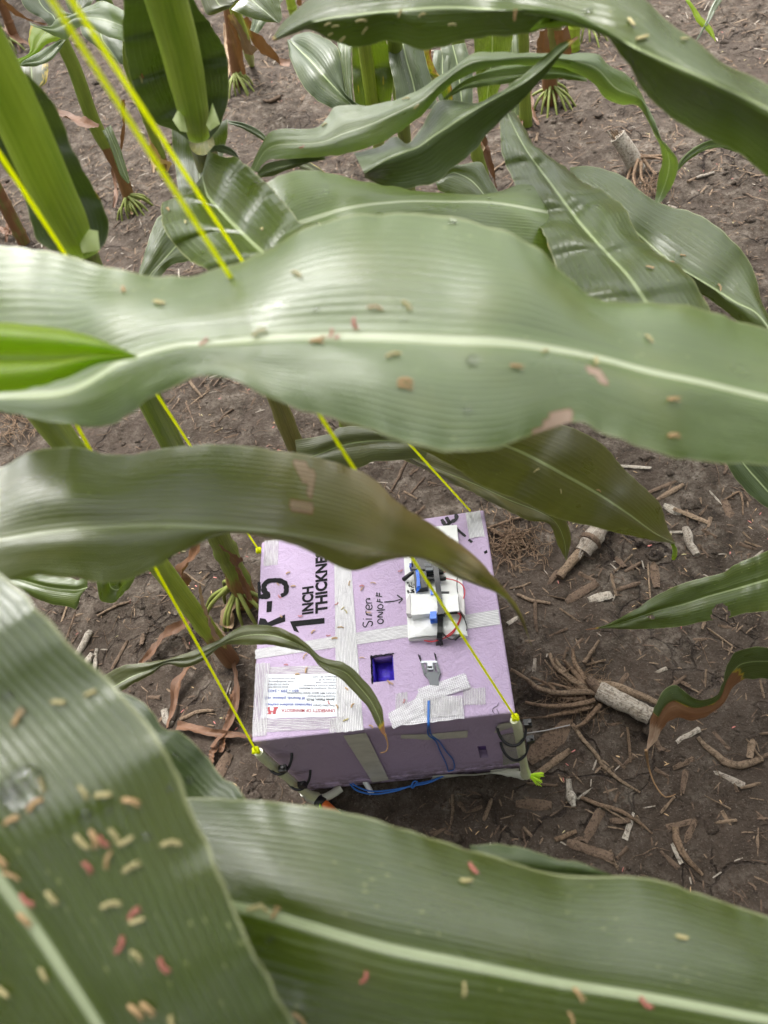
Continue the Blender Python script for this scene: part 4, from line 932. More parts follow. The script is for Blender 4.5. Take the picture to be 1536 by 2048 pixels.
# card and the tape framing it
M_card = plain('card_white', (.72, .75, .82), .4, var=.03)
cq = [(522,1437),(679,1434),(675,1348),(531,1349)]
strip(cq, M_card, 'business_card', .0007)
strip([(541,1352),(540,1334),(676,1330),(676,1350)], M_tape2, 'card_tape', .0004)
strip([(505,1466),(507,1439),(678,1435),(679,1457)], M_tape2, 'card_tape', .0010)
strip([(505,1474),(534,1471),(541,1326),(512,1327)], M_tape2, 'card_tape', .0012, n=20)
strip([(658,1467),(684,1465),(688,1434),(661,1437)], M_tape2, 'card_tape', .0015)
# overlapping pieces round the clip
for i, q in enumerate([[(791,1422),(815,1426),(815,1385),(792,1387)], [(926,1411),(972,1409),(971,1376),(926,1377)], [(805,1452),(929,1438),(926,1398),(838,1384)], [(788,1460),(776,1429),(842,1393),(859,1424)], [(842,1409),(836,1380),(930,1348),(942,1377)], [(850,1438),(925,1432),(925,1392),(846,1400)]]):
    strip(q, M_tape3 if i in (2, 3, 4) else M_tape2, 'clip_tape', .0006 + .0005 * i, wrinkle=.0014 if i > 1 else 0, n=18, k=12)
strip([(802,1475),(863,1478),(863,1466),(802,1468)], M_film, 'front_tape', .0010, 'front'); strip([(863,1478),(935,1473),(935,1459),(863,1466)], M_film, 'front_tape', .0010, 'front')
strip([(996,1446),(1027,1440),(1027,1450),(988,1464)], M_film, 'front_tape', .0015, 'front')
strip([(1003,1468),(1036,1462),(1040,1524),(1006,1530)], M_clear, 'front_tape', .0009, 'front')

# printed lettering
def text_mesh(txt, bold=0.0, font=None):
    cu = bpy.data.curves.new('t', 'FONT'); cu.body = txt; cu.size = 1; cu.offset = bold; cu.resolution_u = 3
    o = bpy.data.objects.new('t', cu); COL.objects.link(o); bpy.context.view_layer.update()
    dg = bpy.context.evaluated_depsgraph_get(); me = bpy.data.meshes.new_from_object(o.evaluated_get(dg))
    bpy.data.objects.remove(o); return me
def put_text(txt, P0, P1, cap, up, name, mat, parent, lift=.0004, bold=.0, z=TOP, slant=0, fit=True, xs=None):
    """baseline P0 -> P1 (world, on the top plane); cap height in metres along up"""
    me = text_mesh(txt, bold); xsv = [v.co.x for v in me.vertices]; ysv = [v.co.y for v in me.vertices]
    x0, x1 = min(xsv), max(xsv); y1 = max(ysv)
    d = (P1 - P0); L = d.length; d = d.normalized(); sc = L / (x1 - x0) if fit else xs; sy = cap / .70
    b = loc_of(parent)
    for v in me.vertices:
        x, y = v.co.x - x0, v.co.y
        p = P0 + d * (x * sc) + up * (y * sy); p.z = z + lift; v.co = p - b
    me.name = name; me.materials.clear(); me.materials.append(mat)
    o = bpy.data.objects.new(name, me); COL.objects.link(o); o.parent = parent; return o
def T(u, v): return on_z(u, v, TOP)
UPL = Vector((-1, 0, 0))
m_, nt_ = newmat('stencil_ink'); g_ = N(nt_); tc_ = g_.n('ShaderNodeTexCoord').outputs['Object']
c_ = g_.mix(g_.smooth(g_.noise(tc_, 700, 5, .7), .60, .72), (.005, .005, .006), (.10, .07, .11))
g_.done(g_.bsdf(Base_Color=c_, Roughness=.75, Specular_IOR_Level=.2)); M_sten = m_
put_text('INCH', T(626,1227), T(626,1172), abs(T(626,1200).x - T(605,1200).x), UPL, 'stencil_text', M_sten, box, bold=.042)
a = T(654,1225); e = T(653,1090)
put_text('THICKNESS', a, e, abs(T(652,1170).x - T(630,1170).x), UPL, 'stencil_text', M_sten, box, bold=.042)
def flat_poly(px, name, mat, parent=None, lift=.0004, thick=0):
    P = [T(*p) + Vector((0, 0, lift)) for p in px]
    return mk(name, P, [tuple(range(len(P)))], mat, parent or box, False)
def stroke(parts, wpx, name, mat, lift=.0005, plane='top', parent=None):
    """flat marker strokes on a face; wpx = width in metres"""
    m = MB()
    for s in parts:
        C = [T(*p) if plane == 'top' else on_y(p[0], p[1], 0) for p in s]
        n = max(4, len(C) * 4); C = resample(C, n); vs = []
        nn = Vector((0, 0, 1)) if plane == 'top' else Vector((0, -1, 0))
        for i, p in enumerate(C):
            t = (C[min(i + 1, n - 1)] - C[max(i - 1, 0)]).normalized(); sd_ = t.cross(nn)
            ww = wpx / 2 * (.8 + .35 * noise.noise(p * 300))
            if i in (0, n - 1): ww *= .6
            vs += [p + sd_ * ww + nn * lift, p - sd_ * ww + nn * lift]
        m.add(vs, [(2 * i, 2 * i + 1, 2 * i + 3, 2 * i + 2) for i in range(n - 1)])
    return m.out(name, mat, parent or box)
# big 5, hyphen, R and 1 of the stencil print (letter tops towards the left edge)
def blk(polys, name='stencil_text'):
    m = MB()
    for q in polys:
        P = [T(*p) + Vector((0, 0, .0004)) for p in q]; m.add(P, [tuple(range(len(P)))])
    return m.out(name, M_sten, box, False)
stroke([[(517,1194),(530,1193),(541,1192)]], .0085, 'stencil_text', M_sten)
stroke([[(538,1191),(530,1184),(528,1173),(534,1164),(546,1161),(560,1162),(570,1167),(573,1177),(571,1187),(562,1192)]], .0085, 'stencil_text', M_sten, lift=.0006)
stroke([[(519,1196),(519,1180),(518,1164)]], .0050, 'stencil_text', M_sten, lift=.0008)
blk([[(534,1203),(545,1202),(543,1224),(533,1225)]])
blk([[(520,1236),(531,1238),(536,1245),(570,1229),(571,1243),(545,1252),(530,1253),(516,1251)]])
blk([[(580,1243),(649,1236),(649,1247),(592,1253),(599,1266),(588,1262)]])
# handwritten words beside the module: S i r e n / ON/OFF and an arrow
def Z(x, y): return (480 + x / 2.477, 980 + y / 2.477)
hw = [[(612,655),(610,672),(622,680),(632,664),(640,652),(655,655),(655,668),(648,676)], [(622,640),(655,640)], [(610,640),(613,639)],
      [(625,618),(655,622)], [(632,618),(624,608),(626,598)], [(640,590),(640,574),(630,570),(624,582),(632,592),(648,592),(655,580),(650,568)],
      [(625,562),(655,560)], [(630,560),(625,548),(630,540),(645,542),(638,536)]]
hw2 = [[(690,640),(682,652),(690,662),(705,660),(710,648),(700,640),(690,640)], [(708,630),(682,628),(708,608),(684,606)], [(676,598),(720,594)],
       [(690,570),(682,580),(690,588),(705,586),(708,574),(698,568),(690,570)], [(708,558),(676,552)], [(682,540),(684,556)], [(692,540),(694,554)],
       [(706,530),(672,524)], [(678,508),(680,526)], [(690,510),(692,526)]]
arrow = [[(714,556),(760,552),(800,541)], [(778,520),(792,532),(804,541),(796,552),(786,562)]]
for nm, st, ww in (('handwriting', hw, .0016), ('handwriting', hw2, .0018), ('arrow_mark', arrow, .0019)):
    stroke([[Z(*p) for p in s] for s in st], ww, nm, M_ink)
def Y3(x, y): return (720 + x / 5.297, 1000 + y / 5.297)
stroke([[Y3(*p) for p in s] for s in ([(1015,145),(1020,200),(960,240),(900,280)], [(865,205),(885,240),(905,275)], [(912,182),(935,220),(960,255)])], .0062, 'marker_scribble', M_ink)
stroke([[Y3(*p) for p in s] for s in ([(975,265),(1040,320),(1120,390)], [(1150,420),(1188,450)])], .0042, 'marker_scribble', M_ink)
blk([[Y3(1310,550), Y3(1345,530), Y3(1352,560), Y3(1322,575)]], 'marker_scribble')
stroke([[Z(1250,1100),Z(1256,1080),Z(1275,1070),Z(1280,1052)], [Z(1262,1112),Z(1254,1098)], [Z(1284,1112),Z(1272,1085)]], .0008, 'crack', M_ink)
# card print, upside down as seen from the lens
M_maroon = plain('card_maroon', (.36, .015, .03), .5); M_grey = plain('card_grey_print', (.07, .07, .10), .5); M_pen = plain('pen_blue', (.05, .08, .38), .5)
def C2(x, y): return T(480 + x / 4.8, 1290 + y / 4.8)
ctx = box
cz = .0012
DN = (C2(560, 690) - C2(560, 300)).normalized()
def ctext(t, x0, x1, y, cap, mat, bold=.018): put_text(t, C2(x1, y), C2(x0, y + (x1 - x0) * .0), cap, DN, 'card_print', mat, box, lift=cz, bold=bold)
ctext('UNIVERSITY OF MINNESOTA', 400, 912, 618, .0036, M_maroon)
ctext('Twin Cities Campus', 705, 912, 576, .0020, M_grey)
ctext('James Flaten, Ph.D.', 638, 912, 518, .0026, M_ink, .015)
ctext('Associate Program Director', 650, 920, 488, .0018, M_grey)
ctext("NASA's MN Space Grant Consortium", 455, 920, 458, .0020, M_grey)
ctext('Aerosp. Engineering & Mechanics', 570, 925, 412, .0020, M_grey)
ctext('College of Science & Engineering', 612, 925, 384, .0020, M_grey)
ctext('Akerman Hall', 730, 925, 357, .0020, M_grey)
ctext('110 Union St. SE', 760, 925, 330, .0020, M_grey)
ctext('Minneapolis, MN 55455', 700, 925, 302, .0020, M_grey)
ctext('Direct: 612 626-9295', 270, 465, 400, .0020, M_grey)
ctext('Admin: 612 625-8000', 270, 475, 374, .0020, M_grey)
ctext('E-mail: flate001@umn.edu', 275, 515, 346, .0020, M_grey)
ctext('Web: www.mnspacegrant.org', 275, 535, 318, .0020, M_grey)
ctext('Harmless student payload.', 235, 690, 565, .0030, M_pen)
ctext('If found, please call', 240, 622, 502, .0030, M_pen)
ctext('651 - 399 - 2432', 270, 565, 432, .0030, M_pen)
m = MB()
for q in ([(250,600),(290,598),(292,612),(286,612),(300,640),(308,628),(318,640),(328,612),(322,612),(324,598),(368,596),(370,612),(358,613),(345,655),(350,656),(342,668),(316,668),(316,656),(322,655),(310,645),(298,656),(304,657),(302,670),(266,668),(266,656),(276,655),(262,614),(250,614)],):
    P = [C2(*p) + Vector((0, 0, cz)) for p in q]; m.add(P, [tuple(range(len(P)))])
m.out('card_emblem', M_maroon, box, False)

# metal clip
M_steel = plain('clip_metal', (.11, .12, .135), .45, metal=.0, var=.1, scale=80)
def C4(x, y): return T(780 + x / 4.8, 1300 + y / 4.8)
m = MB()
def prism(m, pts, z0, z1, mi=0):
    n = len(pts); vs = [Vector((p.x, p.y, z0)) for p in pts] + [Vector((p.x, p.y, z1)) for p in pts]
    m.add(vs, [tuple(range(n))[::-1], tuple(range(n, 2 * n))] + [(i, (i + 1) % n, n + (i + 1) % n, n + i) for i in range(n)], mi)
for q in ([(298,135),(322,137),(352,240),(326,242)], [(436,138),(460,130),(490,228),(460,236)], [(326,240),(370,222),(430,220),(488,230),(468,290),(476,352),(386,347),(374,290)], [(345,142),(366,142),(374,224),(358,224)], [(410,142),(430,142),(436,222),(420,222)]):
    prism(m, [C4(*p) for p in q], TOP + .0004, TOP + .0034)
m.out('metal_clip', M_steel, box, False)
m = MB(); prism(m, [C4(*p) for p in [(285,110),(455,108),(452,126),(300,130)]], TOP + .0004, TOP + .002); prism(m, [C4(*p) for p in [(362,135),(412,135),(418,200),(368,200)]], TOP + .0004, TOP + .0045); m.out('clip_window', M_card, box, False)
m = MB()
for a_, b_ in (((275,55),(300,118)), ((430,40),(448,110)), ((290,60),(300,100)), ((440,50),(446,90))): m.tube([C4(*a_) + Vector((0,0,.004)), C4(*b_) + Vector((0,0,.002))], .0006, 5)
for i in range(4): p = C4(374 + i * 11, 188); m.tube([p + Vector((0,0,.0047)), p + Vector((0,.0022,.0047))], .0006, 4)
m.out('clip_pin', M_ink, box)

# electronics board and its components
M_white = plain('white_foam_board', (.80, .80, .79), .6, var=.06, scale=60); M_whitet = tape_mat('white_wrapped_tape', (.84, .84, .83), (.66, .66, .66), 700, .97, 1.0, rough=.4)
M_blk = plain('black_plastic', (.006, .006, .008), .35, var=.4, scale=200); M_blu = plain('blue_zip_tie', (.03, .16, .75), .35)
M_red = plain('red_wire', (.55, .03, .04), .35); M_bwire = plain('black_wire', (.015, .015, .018), .35)
def C3(x, y, z=0): p = on_z(720 + x / 5.297, 1000 + y / 5.297, TOP + z); return p
bd = MB(); prism(bd, [C3(520,1500), C3(1142,1462), C3(1030,290), C3(455,330)], TOP + .0004, TOP + .006); board = bd.out('electronics_board', M_white, box, False)
def sub(mb, name, mat, smooth=False): return mb.out(name, mat, board, smooth)
Zb = TOP + .006
m = MB(); prism(m, [C3(545,1228,.022), C3(1052,1182,.022), C3(1035,1000,.022), C3(540,1010,.022)], Zb, TOP + .024); sub(m, 'battery_pack', plain('white_taped_pack', (.78,.78,.77), .45, var=.12, scale=90, bump=.5, bscale=160))
M_flap = plain('grey_white_flap', (.60,.57,.57), .6)
for q in ([C3(498,1225,.012), C3(545,1228,.012), C3(540,1015,.012), C3(502,1080,.012)], [C3(1052,1182,.012), C3(1112,1240,.012), C3(1110,1080,.012), C3(1040,1005,.012)]):
    m = MB(); prism(m, q, Zb, Zb + .012); sub(m, 'paper_flap', M_flap)
m = MB()
for i in range(16):
    a_ = i / 15 * math.pi * 2
vs = []; R_ = 14
for i in range(R_ + 1):
    for j in range(R_ + 1):
        s, t = i / R_, j / R_; p = C3(520,1495).lerp(C3(1130,1455), s).lerp(C3(560,1240).lerp(C3(1110,1200), s), t)
        p.z = Zb + .001 + .009 * math.sin(math.pi * s) ** .6 * math.sin(math.pi * min(1, t * .8 + .1)) ** .6 + .0016 * noise.noise(p * 160); vs.append(p)
fs = [(i * (R_ + 1) + j, i * (R_ + 1) + j + 1, (i + 1) * (R_ + 1) + j + 1, (i + 1) * (R_ + 1) + j) for i in range(R_) for j in range(R_)]
mk('paper_wrap', vs, fs, plain('white_wrap_film', (.76,.76,.77), .3, var=.08, scale=120, bump=.8, bscale=90), board)
m = MB(); prism(m, [C3(585,950,.014), C3(716,935,.014), C3(705,765,.014), C3(572,762,.014)], Zb, Zb + .011); sub(m, 'toggle_switch', M_blk)
m = MB(); m.tube([C3(575,755,.014), C3(520,795,.016), C3(462,842,.01)], [.0022,.0024,.0030], 8); sub(m, 'switch_lever', M_blk, True)
m = MB(); prism(m, [C3(548,740,.014), C3(880,745,.014), C3(860,560,.014), C3(545,560,.014)], Zb, Zb + .010); sub(m, 'circuit_module', M_blk)
m = MB(); prism(m, [C3(700,770,.014), C3(780,768,.014), C3(778,738,.014), C3(700,740,.014)], Zb + .010, Zb + .014)
for i in range(5): m.box(C3(690 + i * 14, 690, .02) + Vector((0,0,.0)), .0010, .004, .001)
sub(m, 'metal_terminal', M_steel)
for (x0, y0, x1, y1) in ((700,785,885,766), (712,838,912,832)):
    m = MB(); m.tube([C3(x0,y0,.012), C3(x1 - 30,y1,.012), C3(x1,y1,.012)], [.0028,.0030,.0022], 8); sub(m, 'connector', M_blk, True)
m = MB(); m.tube([C3(860,985,.02), C3(945,985,.02)], .0022, 6); m.tube([C3(880,1195,.02), C3(1035,1190,.02)], .0024, 6); sub(m, 'connector', M_blk, True)
def wire(pts, r, mat, parent=None, name='wire'): 
    m = MB(); m.tube(resample(pts, len(pts) * 6), r, 6); return m.out(name, mat, parent or board)
wire([C3(912,832,.012), C3(1000,850,.014), C3(1080,895,.014), C3(1110,970,.013), C3(1092,1062,.012)], .0007, M_red)
wire([C3(885,768,.012), C3(940,745,.014), C3(1000,700,.014)], .0007, M_red)
wire([C3(1035,1195,.02), C3(1070,1230,.016), C3(1030,1340,.012), C3(960,1430,.012), C3(860,1475,.01), C3(760,1500,.005), C3(680,1488,.006)], .0008, M_red)
wire([C3(1050,1190,.018), C3(1062,1240,.016), C3(1000,1370,.013), C3(900,1455,.012)], .0007, M_red)
wire([C3(1040,770,.012), C3(1028,860,.013), C3(1032,960,.013), C3(1045,1020,.012)], .0006, M_bwire)
wire([C3(1060,1190,.02), C3(1105,1260,.014), C3(1132,1340,.01), C3(1128,1385,.01)], .0006, M_bwire)
wire([C3(870,1400,.016), C3(920,1455,.012), C3(970,1475,.012), C3(1000,1470,.012)], .0007, M_bwire)
m = MB(); m.tube([C3(1000,1478,.012), C3(1040,1445,.012), C3(1078,1420,.012)], .0019, 7); sub(m, 'connector', M_blk, True)
def band(pts, w, th, mat, name):
    m = MB(); C = resample(pts, 28); vs = []
    for i, p in enumerate(C):
        t = (C[min(i + 1, 27)] - C[max(i - 1, 0)]).normalized(); s = t.cross(Vector((0,0,1))).normalized(); n_ = s.cross(t).normalized()
        vs += [p + s * w / 2, p + s * w / 2 + n_ * th, p - s * w / 2 + n_ * th, p - s * w / 2]
    m.add(vs, [(4 * i + k, 4 * i + (k + 1) % 4, 4 * i + 4 + (k + 1) % 4, 4 * i + 4 + k) for i in range(27) for k in range(4)] + [(3,2,1,0), (108,109,110,111)])
    return m.out(name, mat, board, False)
band([C3(842,1522,.001), C3(846,1440,.014), C3(852,1300,.018), C3(856,1220,.026), C3(850,1120,.026), C3(838,1010,.026), C3(822,880,.02), C3(806,740,.018), C3(795,640,.018), C3(785,520,.014), C3(775,330,.012)], .0062, .0016, M_blk, 'zip_tie')
m = MB(); prism(m, [C3(820,1225,.028), C3(895,1215,.028), C3(890,1158,.028), C3(822,1160,.028)], TOP + .022, TOP + .031); m.box(C3(840,1518,.001), .008, .004, .003); sub(m, 'zip_tie_head', M_blk)
band([C3(608,975,.008), C3(616,940,.018), C3(618,860,.018), C3(608,758,.018), C3(600,740,.008)], .0038, .001, M_blu, 'zip_tie')
m = MB(); prism(m, [C3(610,925,.02), C3(642,922,.02), C3(638,885,.02), C3(608,888,.02)], Zb + .011, Zb + .017); sub(m, 'zip_tie_head', M_blu)
m = MB(); prism(m, [C3(740,1265,.026), C3(815,1262,.026), C3(812,1185,.026), C3(745,1188,.026)], TOP + .014, TOP + .028); m.box(C3(768,1275,.02), .005, .006, .004); prism(m, [C3(748,1005,.025), C3(798,1000,.025), C3(790,965,.02), C3(752,968,.02)], TOP + .018, TOP + .026); sub(m, 'zip_tie_head', M_blu)
m = MB(); prism(m, [C3(525,720,.014), C3(565,720,.014), C3(562,675,.014), C3(526,678,.014)], Zb, Zb + .010); sub(m, 'zip_tie_head', plain('navy_zip_tie', (.02,.05,.42), .4))
m = MB()
for i in range(26):
    c = C3(500 + random.uniform(10, 80), 900 + random.uniform(0, 110)); c.z = Zb + .0003; m.box(c, random.uniform(.0006, .003), random.uniform(.0006, .002), .0003, Matrix.Rotation(random.uniform(0, 3), 3, 'Z'))
sub(m, 'marker_scribble', M_ink)

# corner tubes, zip ties, knots, frayed ends
M_tube = plain('cloudy_plastic_tube', (.62, .63, .42), .25, .6, var=.15, scale=60, bump=.3, bscale=60)
M_line = plain('neon_yellow_cord', (.95, .98, .01), .45, var=.02, scale=900); M_line.node_tree.nodes.clear(); g_ = N(M_line.node_tree)
b_ = g_.bsdf(Base_Color=(.92, .95, .01), Roughness=.4); t_ = g_.n('ShaderNodeBsdfTranslucent'); t_.inputs[0].default_value = (.97, 1, .02, 1)
x_ = g_.n('ShaderNodeMixShader'); x_.inputs[0].default_value = .68; M_line.node_tree.links.new(b_, x_.inputs[1]); M_line.node_tree.links.new(t_.outputs[0], x_.inputs[2]); g_.done(x_.outputs[0])
M_green = plain('neon_green_cord', (.55, .85, .02), .5, var=.15, scale=300)
def dpt(u, v, y): return on_y(u, v, y)
m = MB(); m.tube(resample([(.004,-.010,TOP - .010), (.0035,-.011,TOP - .02), (.006,-.011,.10), (.010,-.012,.02), (.016,-.012,.004)], 14), [.0050,.0056]+[.0054] * 10 + [.0062,.007], 12); m.out('corner_tube', M_tube, box)
m = MB(); m.tube(resample([(W - .002,-.008,TOP - .004), (W,-.010,TOP - .02), (W + .002,-.012,.09), (W + .004,-.014,.02)], 14), [.0048,.0054]+[.0052] * 10 + [.006,.007], 12); m.out('corner_tube', M_tube, box)
M_tfilm = plain('milky_wrap', (.55, .54, .45), .3, .6, var=.2, scale=40, bump=.7, bscale=60)
def lump(pts, r, name, mat):
    m = MB(); m.tube(resample(pts, 18), [r * (.8 + .5 * abs(noise.noise(Vector((i * .4, r * 900, 0))))) for i in range(18)], 10, flat=.6); return m.out(name, mat, box)
lump([(W + .004,-.013,.03), (W + .002,-.013,.010), (W - .02,-.005,.006), (W - .04,.0,.006)], .0055, 'tape_wrap', M_tfilm)
lump([(.006,-.012,.04), (.010,-.015,.012), (.03,-.013,.006), (.05,-.003,.005)], .006, 'tape_wrap', M_tfilm)
strip(None, M_tfilm, 'tape_wrap', .0012, 'front', pts=[Vector((.17,-.0005,.0)), Vector((W - .004,-.001,.001)), Vector((W - .004,-.001,.013)), Vector((.175,-.0005,.016))], wrinkle=.004)
for (cx, z0, sgn) in ((.006, .165, -1), (.008, .09, -1), (W, .178, 1), (W + .001, .120, 1)):
    C = []
    for i in range(15):
        a_ = -.4 + i / 14 * math.pi
        C.append(Vector((cx - sgn * .006 + sgn * .016 * math.cos(a_ + .4), .001 - .022 * max(0, math.sin(a_ + .4)) , z0 - .006 * math.sin(a_ + .4))))
    m = MB(); m.tube(resample(C, 20), .0017, 6); m.out('zip_tie', M_blk, box)
    m = MB(); hd = Vector((cx + (.012 if sgn < 0 else .012), -.017 if sgn < 0 else -.004, z0 - (.0 if sgn < 0 else -.012))); m.box(hd, .009, .007, .011, jit=.0008); m.box(hd + Vector((.002, -.001, .008)), .003, .003, .006); m.out('zip_tie_head', M_blk, box, False)
def knot(p, r, name='string_knot'):
    m = MB(); C = [Vector(p) + Vector((r * .7 * math.cos(a_ * 2.1), r * .7 * math.sin(a_ * 3.3), r * .6 * math.sin(a_ * 1.7))) for a_ in [i * .45 for i in range(22)]]
    m.tube(resample(C, 60), r * .42, 6); return m.out(name, M_line, box)
K_BL = Vector((.003,-.010,TOP - .004)); K_BR = Vector((W - .001,-.008,TOP + .003)); K_TL = on_z(518,1101,TOP - .012); K_TR = on_z(940,1021,TOP)
for k_ in (K_BL, K_BR, K_TL): knot(k_, .0038)
def fray(c, d, n, L, mat, name):
    m = MB()
    for i in range(n):
        dd = (d + Vector((random.uniform(-.5, .5), random.uniform(-.5, .5), random.uniform(-.3, .4)))).normalized()
        l = L * random.uniform(.6, 1.1); m.tube([c, c + dd * l * .5 + Vector((0, 0, .002)), c + dd * l - Vector((0, 0, .003))], [.0005,.00045,.0004], 5)
    return m.out(name, mat, box)
fray(Vector((W + .006,-.016,.022)), Vector((1,-.25,-.1)), 45, .019, M_green, 'frayed_cord_end')
fray(Vector((.022,-.022,.012)), Vector((.1,-1,.05)), 6, .014, M_green, 'frayed_cord_end')
# blue wires down the front and looping out
M_bw = plain('blue_wire', (.03, .16, .55), .4)
wf = lambda u, v, o=.0016: on_y(u, v, 0) + Vector((0, -o, 0))
wire([T(858,1405) + Vector((0,0,.006)), T(857,1430) + Vector((0,0,.005)), T(856,1447) + Vector((0,-.002,.002)), wf(855,1455), wf(857,1468), wf(870,1478), wf(880,1500), wf(892,1525), wf(896,1540)], .0008, M_bw, box)
wire([T(860,1405) + Vector((0,0,.006)), T(859,1430) + Vector((0,0,.005)), T(858,1447) + Vector((0,-.002,.002)), wf(859,1455), wf(863,1468), wf(878,1480), wf(892,1500), wf(906,1518), wf(907,1537), wf(896,1540)], .0008, M_bw, box)
def gq(u, v, z): return on_z(u, v, z)
wire([gq(888,1552,.01), gq(860,1562,.012), gq(832,1568,.014), gq(790,1582,.012), gq(745,1588,.01), gq(712,1580,.01), gq(699,1566,.012)], .0012, M_bw, box)
wire([gq(886,1552,.012), gq(858,1565,.014), gq(830,1571,.015), gq(780,1580,.012), gq(740,1582,.012), gq(712,1572,.012), gq(700,1562,.014)], .0011, M_bw, box)
m = MB(); c = gq(829,1569,.016); m.tube(resample([c + Vector((.004 * math.cos(a_), .0035 * math.sin(a_ * 1.3), .003 * math.sin(a_))) for a_ in [i * .6 for i in range(14)]], 40), .0011, 6); m.out('wire_knot', M_bw, box)
m = MB(); m.tube([gq(726,1556,.012), gq(744,1588,.006)], .0036, 10); m.out('white_peg', M_white, box)

# ------------------------------------------------------------------ little probe lying in front of the box
pp = gp(648, 1608)
pr = root('sensor_probe', pp, 'small probe with clear bulb and orange body before the near left box corner', 'probe')
a0, a1, a2, a3 = gp(628,1596,.012), gp(640,1604,.012), gp(652,1614,.012), gp(680,1640,.012)
m = MB(); m.tube(resample([a0, a0.lerp(a1, .3), a1], 7), [.003,.0065,.0078,.0082,.0082,.0080,.0075], 12); m.out('bulb', plain('frosted_bulb', (.55,.56,.58), .2, .6), pr)
m = MB(); m.tube([a1, a1.lerp(a2, .1), a2.lerp(a1, .1), a2], [.008,.0095,.0095,.008], 12); m.out('collar', M_blk, pr)
m = MB(); m.tube([a2, a3], [.0075,.0075], 12); m.out('body', plain('orange_plastic', (.75,.16,.03), .4), pr)
wire([gp(668,1572,.01), gp(667,1590,.004), gp(664,1605,.004), gp(672,1620,.004)], .001, M_bwire, pr)

# ------------------------------------------------------------------ strings
def cord(pts, name, label, r=.00125):
    C = []
    for a, b in zip(pts, pts[1:]):
        for i in range(20): C.append(a.lerp(b, i / 20))
    C.append(pts[-1]); m = MB()
    m.tube(C, r, 8); o = m.out(name, M_line, None, True, C[0]); tag(o, label, 'cord', 'neon yellow cords tied to the box corners'); return o
def beyond(a, b, k): return b + (b - a) * k
sBR = at(100, -4, .27); sTR = at(140, -4, .285); sBL = at(-3, 566, .43); sTL = at(-3, 305, .37); bend = at(484, 521, .462)
cord([K_BR, sBR, beyond(K_BR, sBR, .35)], 'cord', 'neon yellow cord running from the top left to the near right box corner')
cord([K_TR, bend, sTR, beyond(bend, sTR, .8)], 'cord', 'neon yellow cord to the far right box corner, bent where it crosses a leaf')
cord([K_BL, sBL, beyond(K_BL, sBL, .6)], 'cord', 'neon yellow cord from the left edge to the near left box corner')
cord([K_TL, sTL, beyond(K_TL, sTL, .5)], 'cord', 'neon yellow cord from the left edge to the far left box corner')
cord([gp(1045,1477,.02), gp(1090,1464,.006), gp(1140,1452,.004)], 'cord', 'grey thread on the soil right of the near box corner', .0008)
bpy.data.objects['cord.004'].data.materials[0] = plain('grey_thread', (.35,.33,.32), .7)
del bpy.data.objects['cord.004']['group']

# ------------------------------------------------------------------ field debris
def wood_mat(name, c0, c1, rough=.8):
    m, nt = newmat(name); g = N(nt); tc = g.n('ShaderNodeTexCoord').outputs['Object']
    oi = g.n('ShaderNodeObjectInfo').outputs['Random']
    uvn = g.n('ShaderNodeUVMap', uv_map='UVMap').outputs[0]; fb = g.noise(g.vmul(uvn, (14, 22, 1)), 1, 5, .7)
    n = g.math('MULTIPLY_ADD', fb, .6, g.math('MULTIPLY', g.noise(tc, 70, 8, .75), .42)); n2 = g.noise(tc, 260, 6, .75)
    c = g.mix(g.smooth(n, .38, .62), c0, c1); c = g.mix(g.math('MULTIPLY', g.smooth(n2, .48, .6), .75), c, tuple(x * .35 for x in c0))
    c = g.mix(g.math('MULTIPLY', oi, .35), c, (.16, .11, .08))
    g.done(g.bsdf(Base_Color=c, Roughness=rough, Specular_IOR_Level=.25, Normal=g.bump(g.math('ADD', n2, g.math('MULTIPLY', n, 1.6)), 1.0, .004))); return m
M_bleach = wood_mat('bleached_stalk', (.40, .33, .26), (.74, .68, .58)); M_tan = wood_mat('tan_straw', (.25, .17, .11), (.42, .31, .21))
M_brn = wood_mat('brown_straw', (.14, .095, .065), (.26, .18, .125)); M_rt = wood_mat('dry_root', (.22, .14, .085), (.42, .29, .19))
def lying_tube(pts, r, name, label, mat, cat='stalk piece', n=10, lift=None, group=None, flat=.85, parent=None, seg=5):
    rr = r if hasattr(r, '__len__') else [r]; fr = lin(rr) if len(rr) > 1 else (lambda t: rr[0])
    P = [gp(u, v, (lift if lift is not None else fr(0) * .6)) for u, v in pts]; C = resample(P, max(8, len(P) * seg))
    rad = [fr(i / (len(C) - 1)) * (1 + .14 * noise.noise(C[i] * 120)) for i in range(len(C))]
    C = [c + Vector((noise.noise(c * 60), noise.noise(c * 60 + Vector((5,0,0))), .3 * noise.noise(c * 50))) * rad[i] * (.5 if rad[i] < .007 else .12) for i, c in enumerate(C)]
    m = MB(); m.tube(C, rad, n, flat=flat); o = m.out(name, mat, parent, True, None if parent else C[0])
    ul = o.data.uv_layers.new(name='UVMap'); acc = [0]
    for a_, b_ in zip(C, C[1:]): acc.append(acc[-1] + (b_ - a_).length)
    buf = []
    for l in o.data.loops:
        q = l.vertex_index; buf += [acc[min(q // n, len(C) - 1)], (q % n) / n]
    ul.data.foreach_set('uv', buf)
    if not parent: tag(o, label, cat, group)
    return o
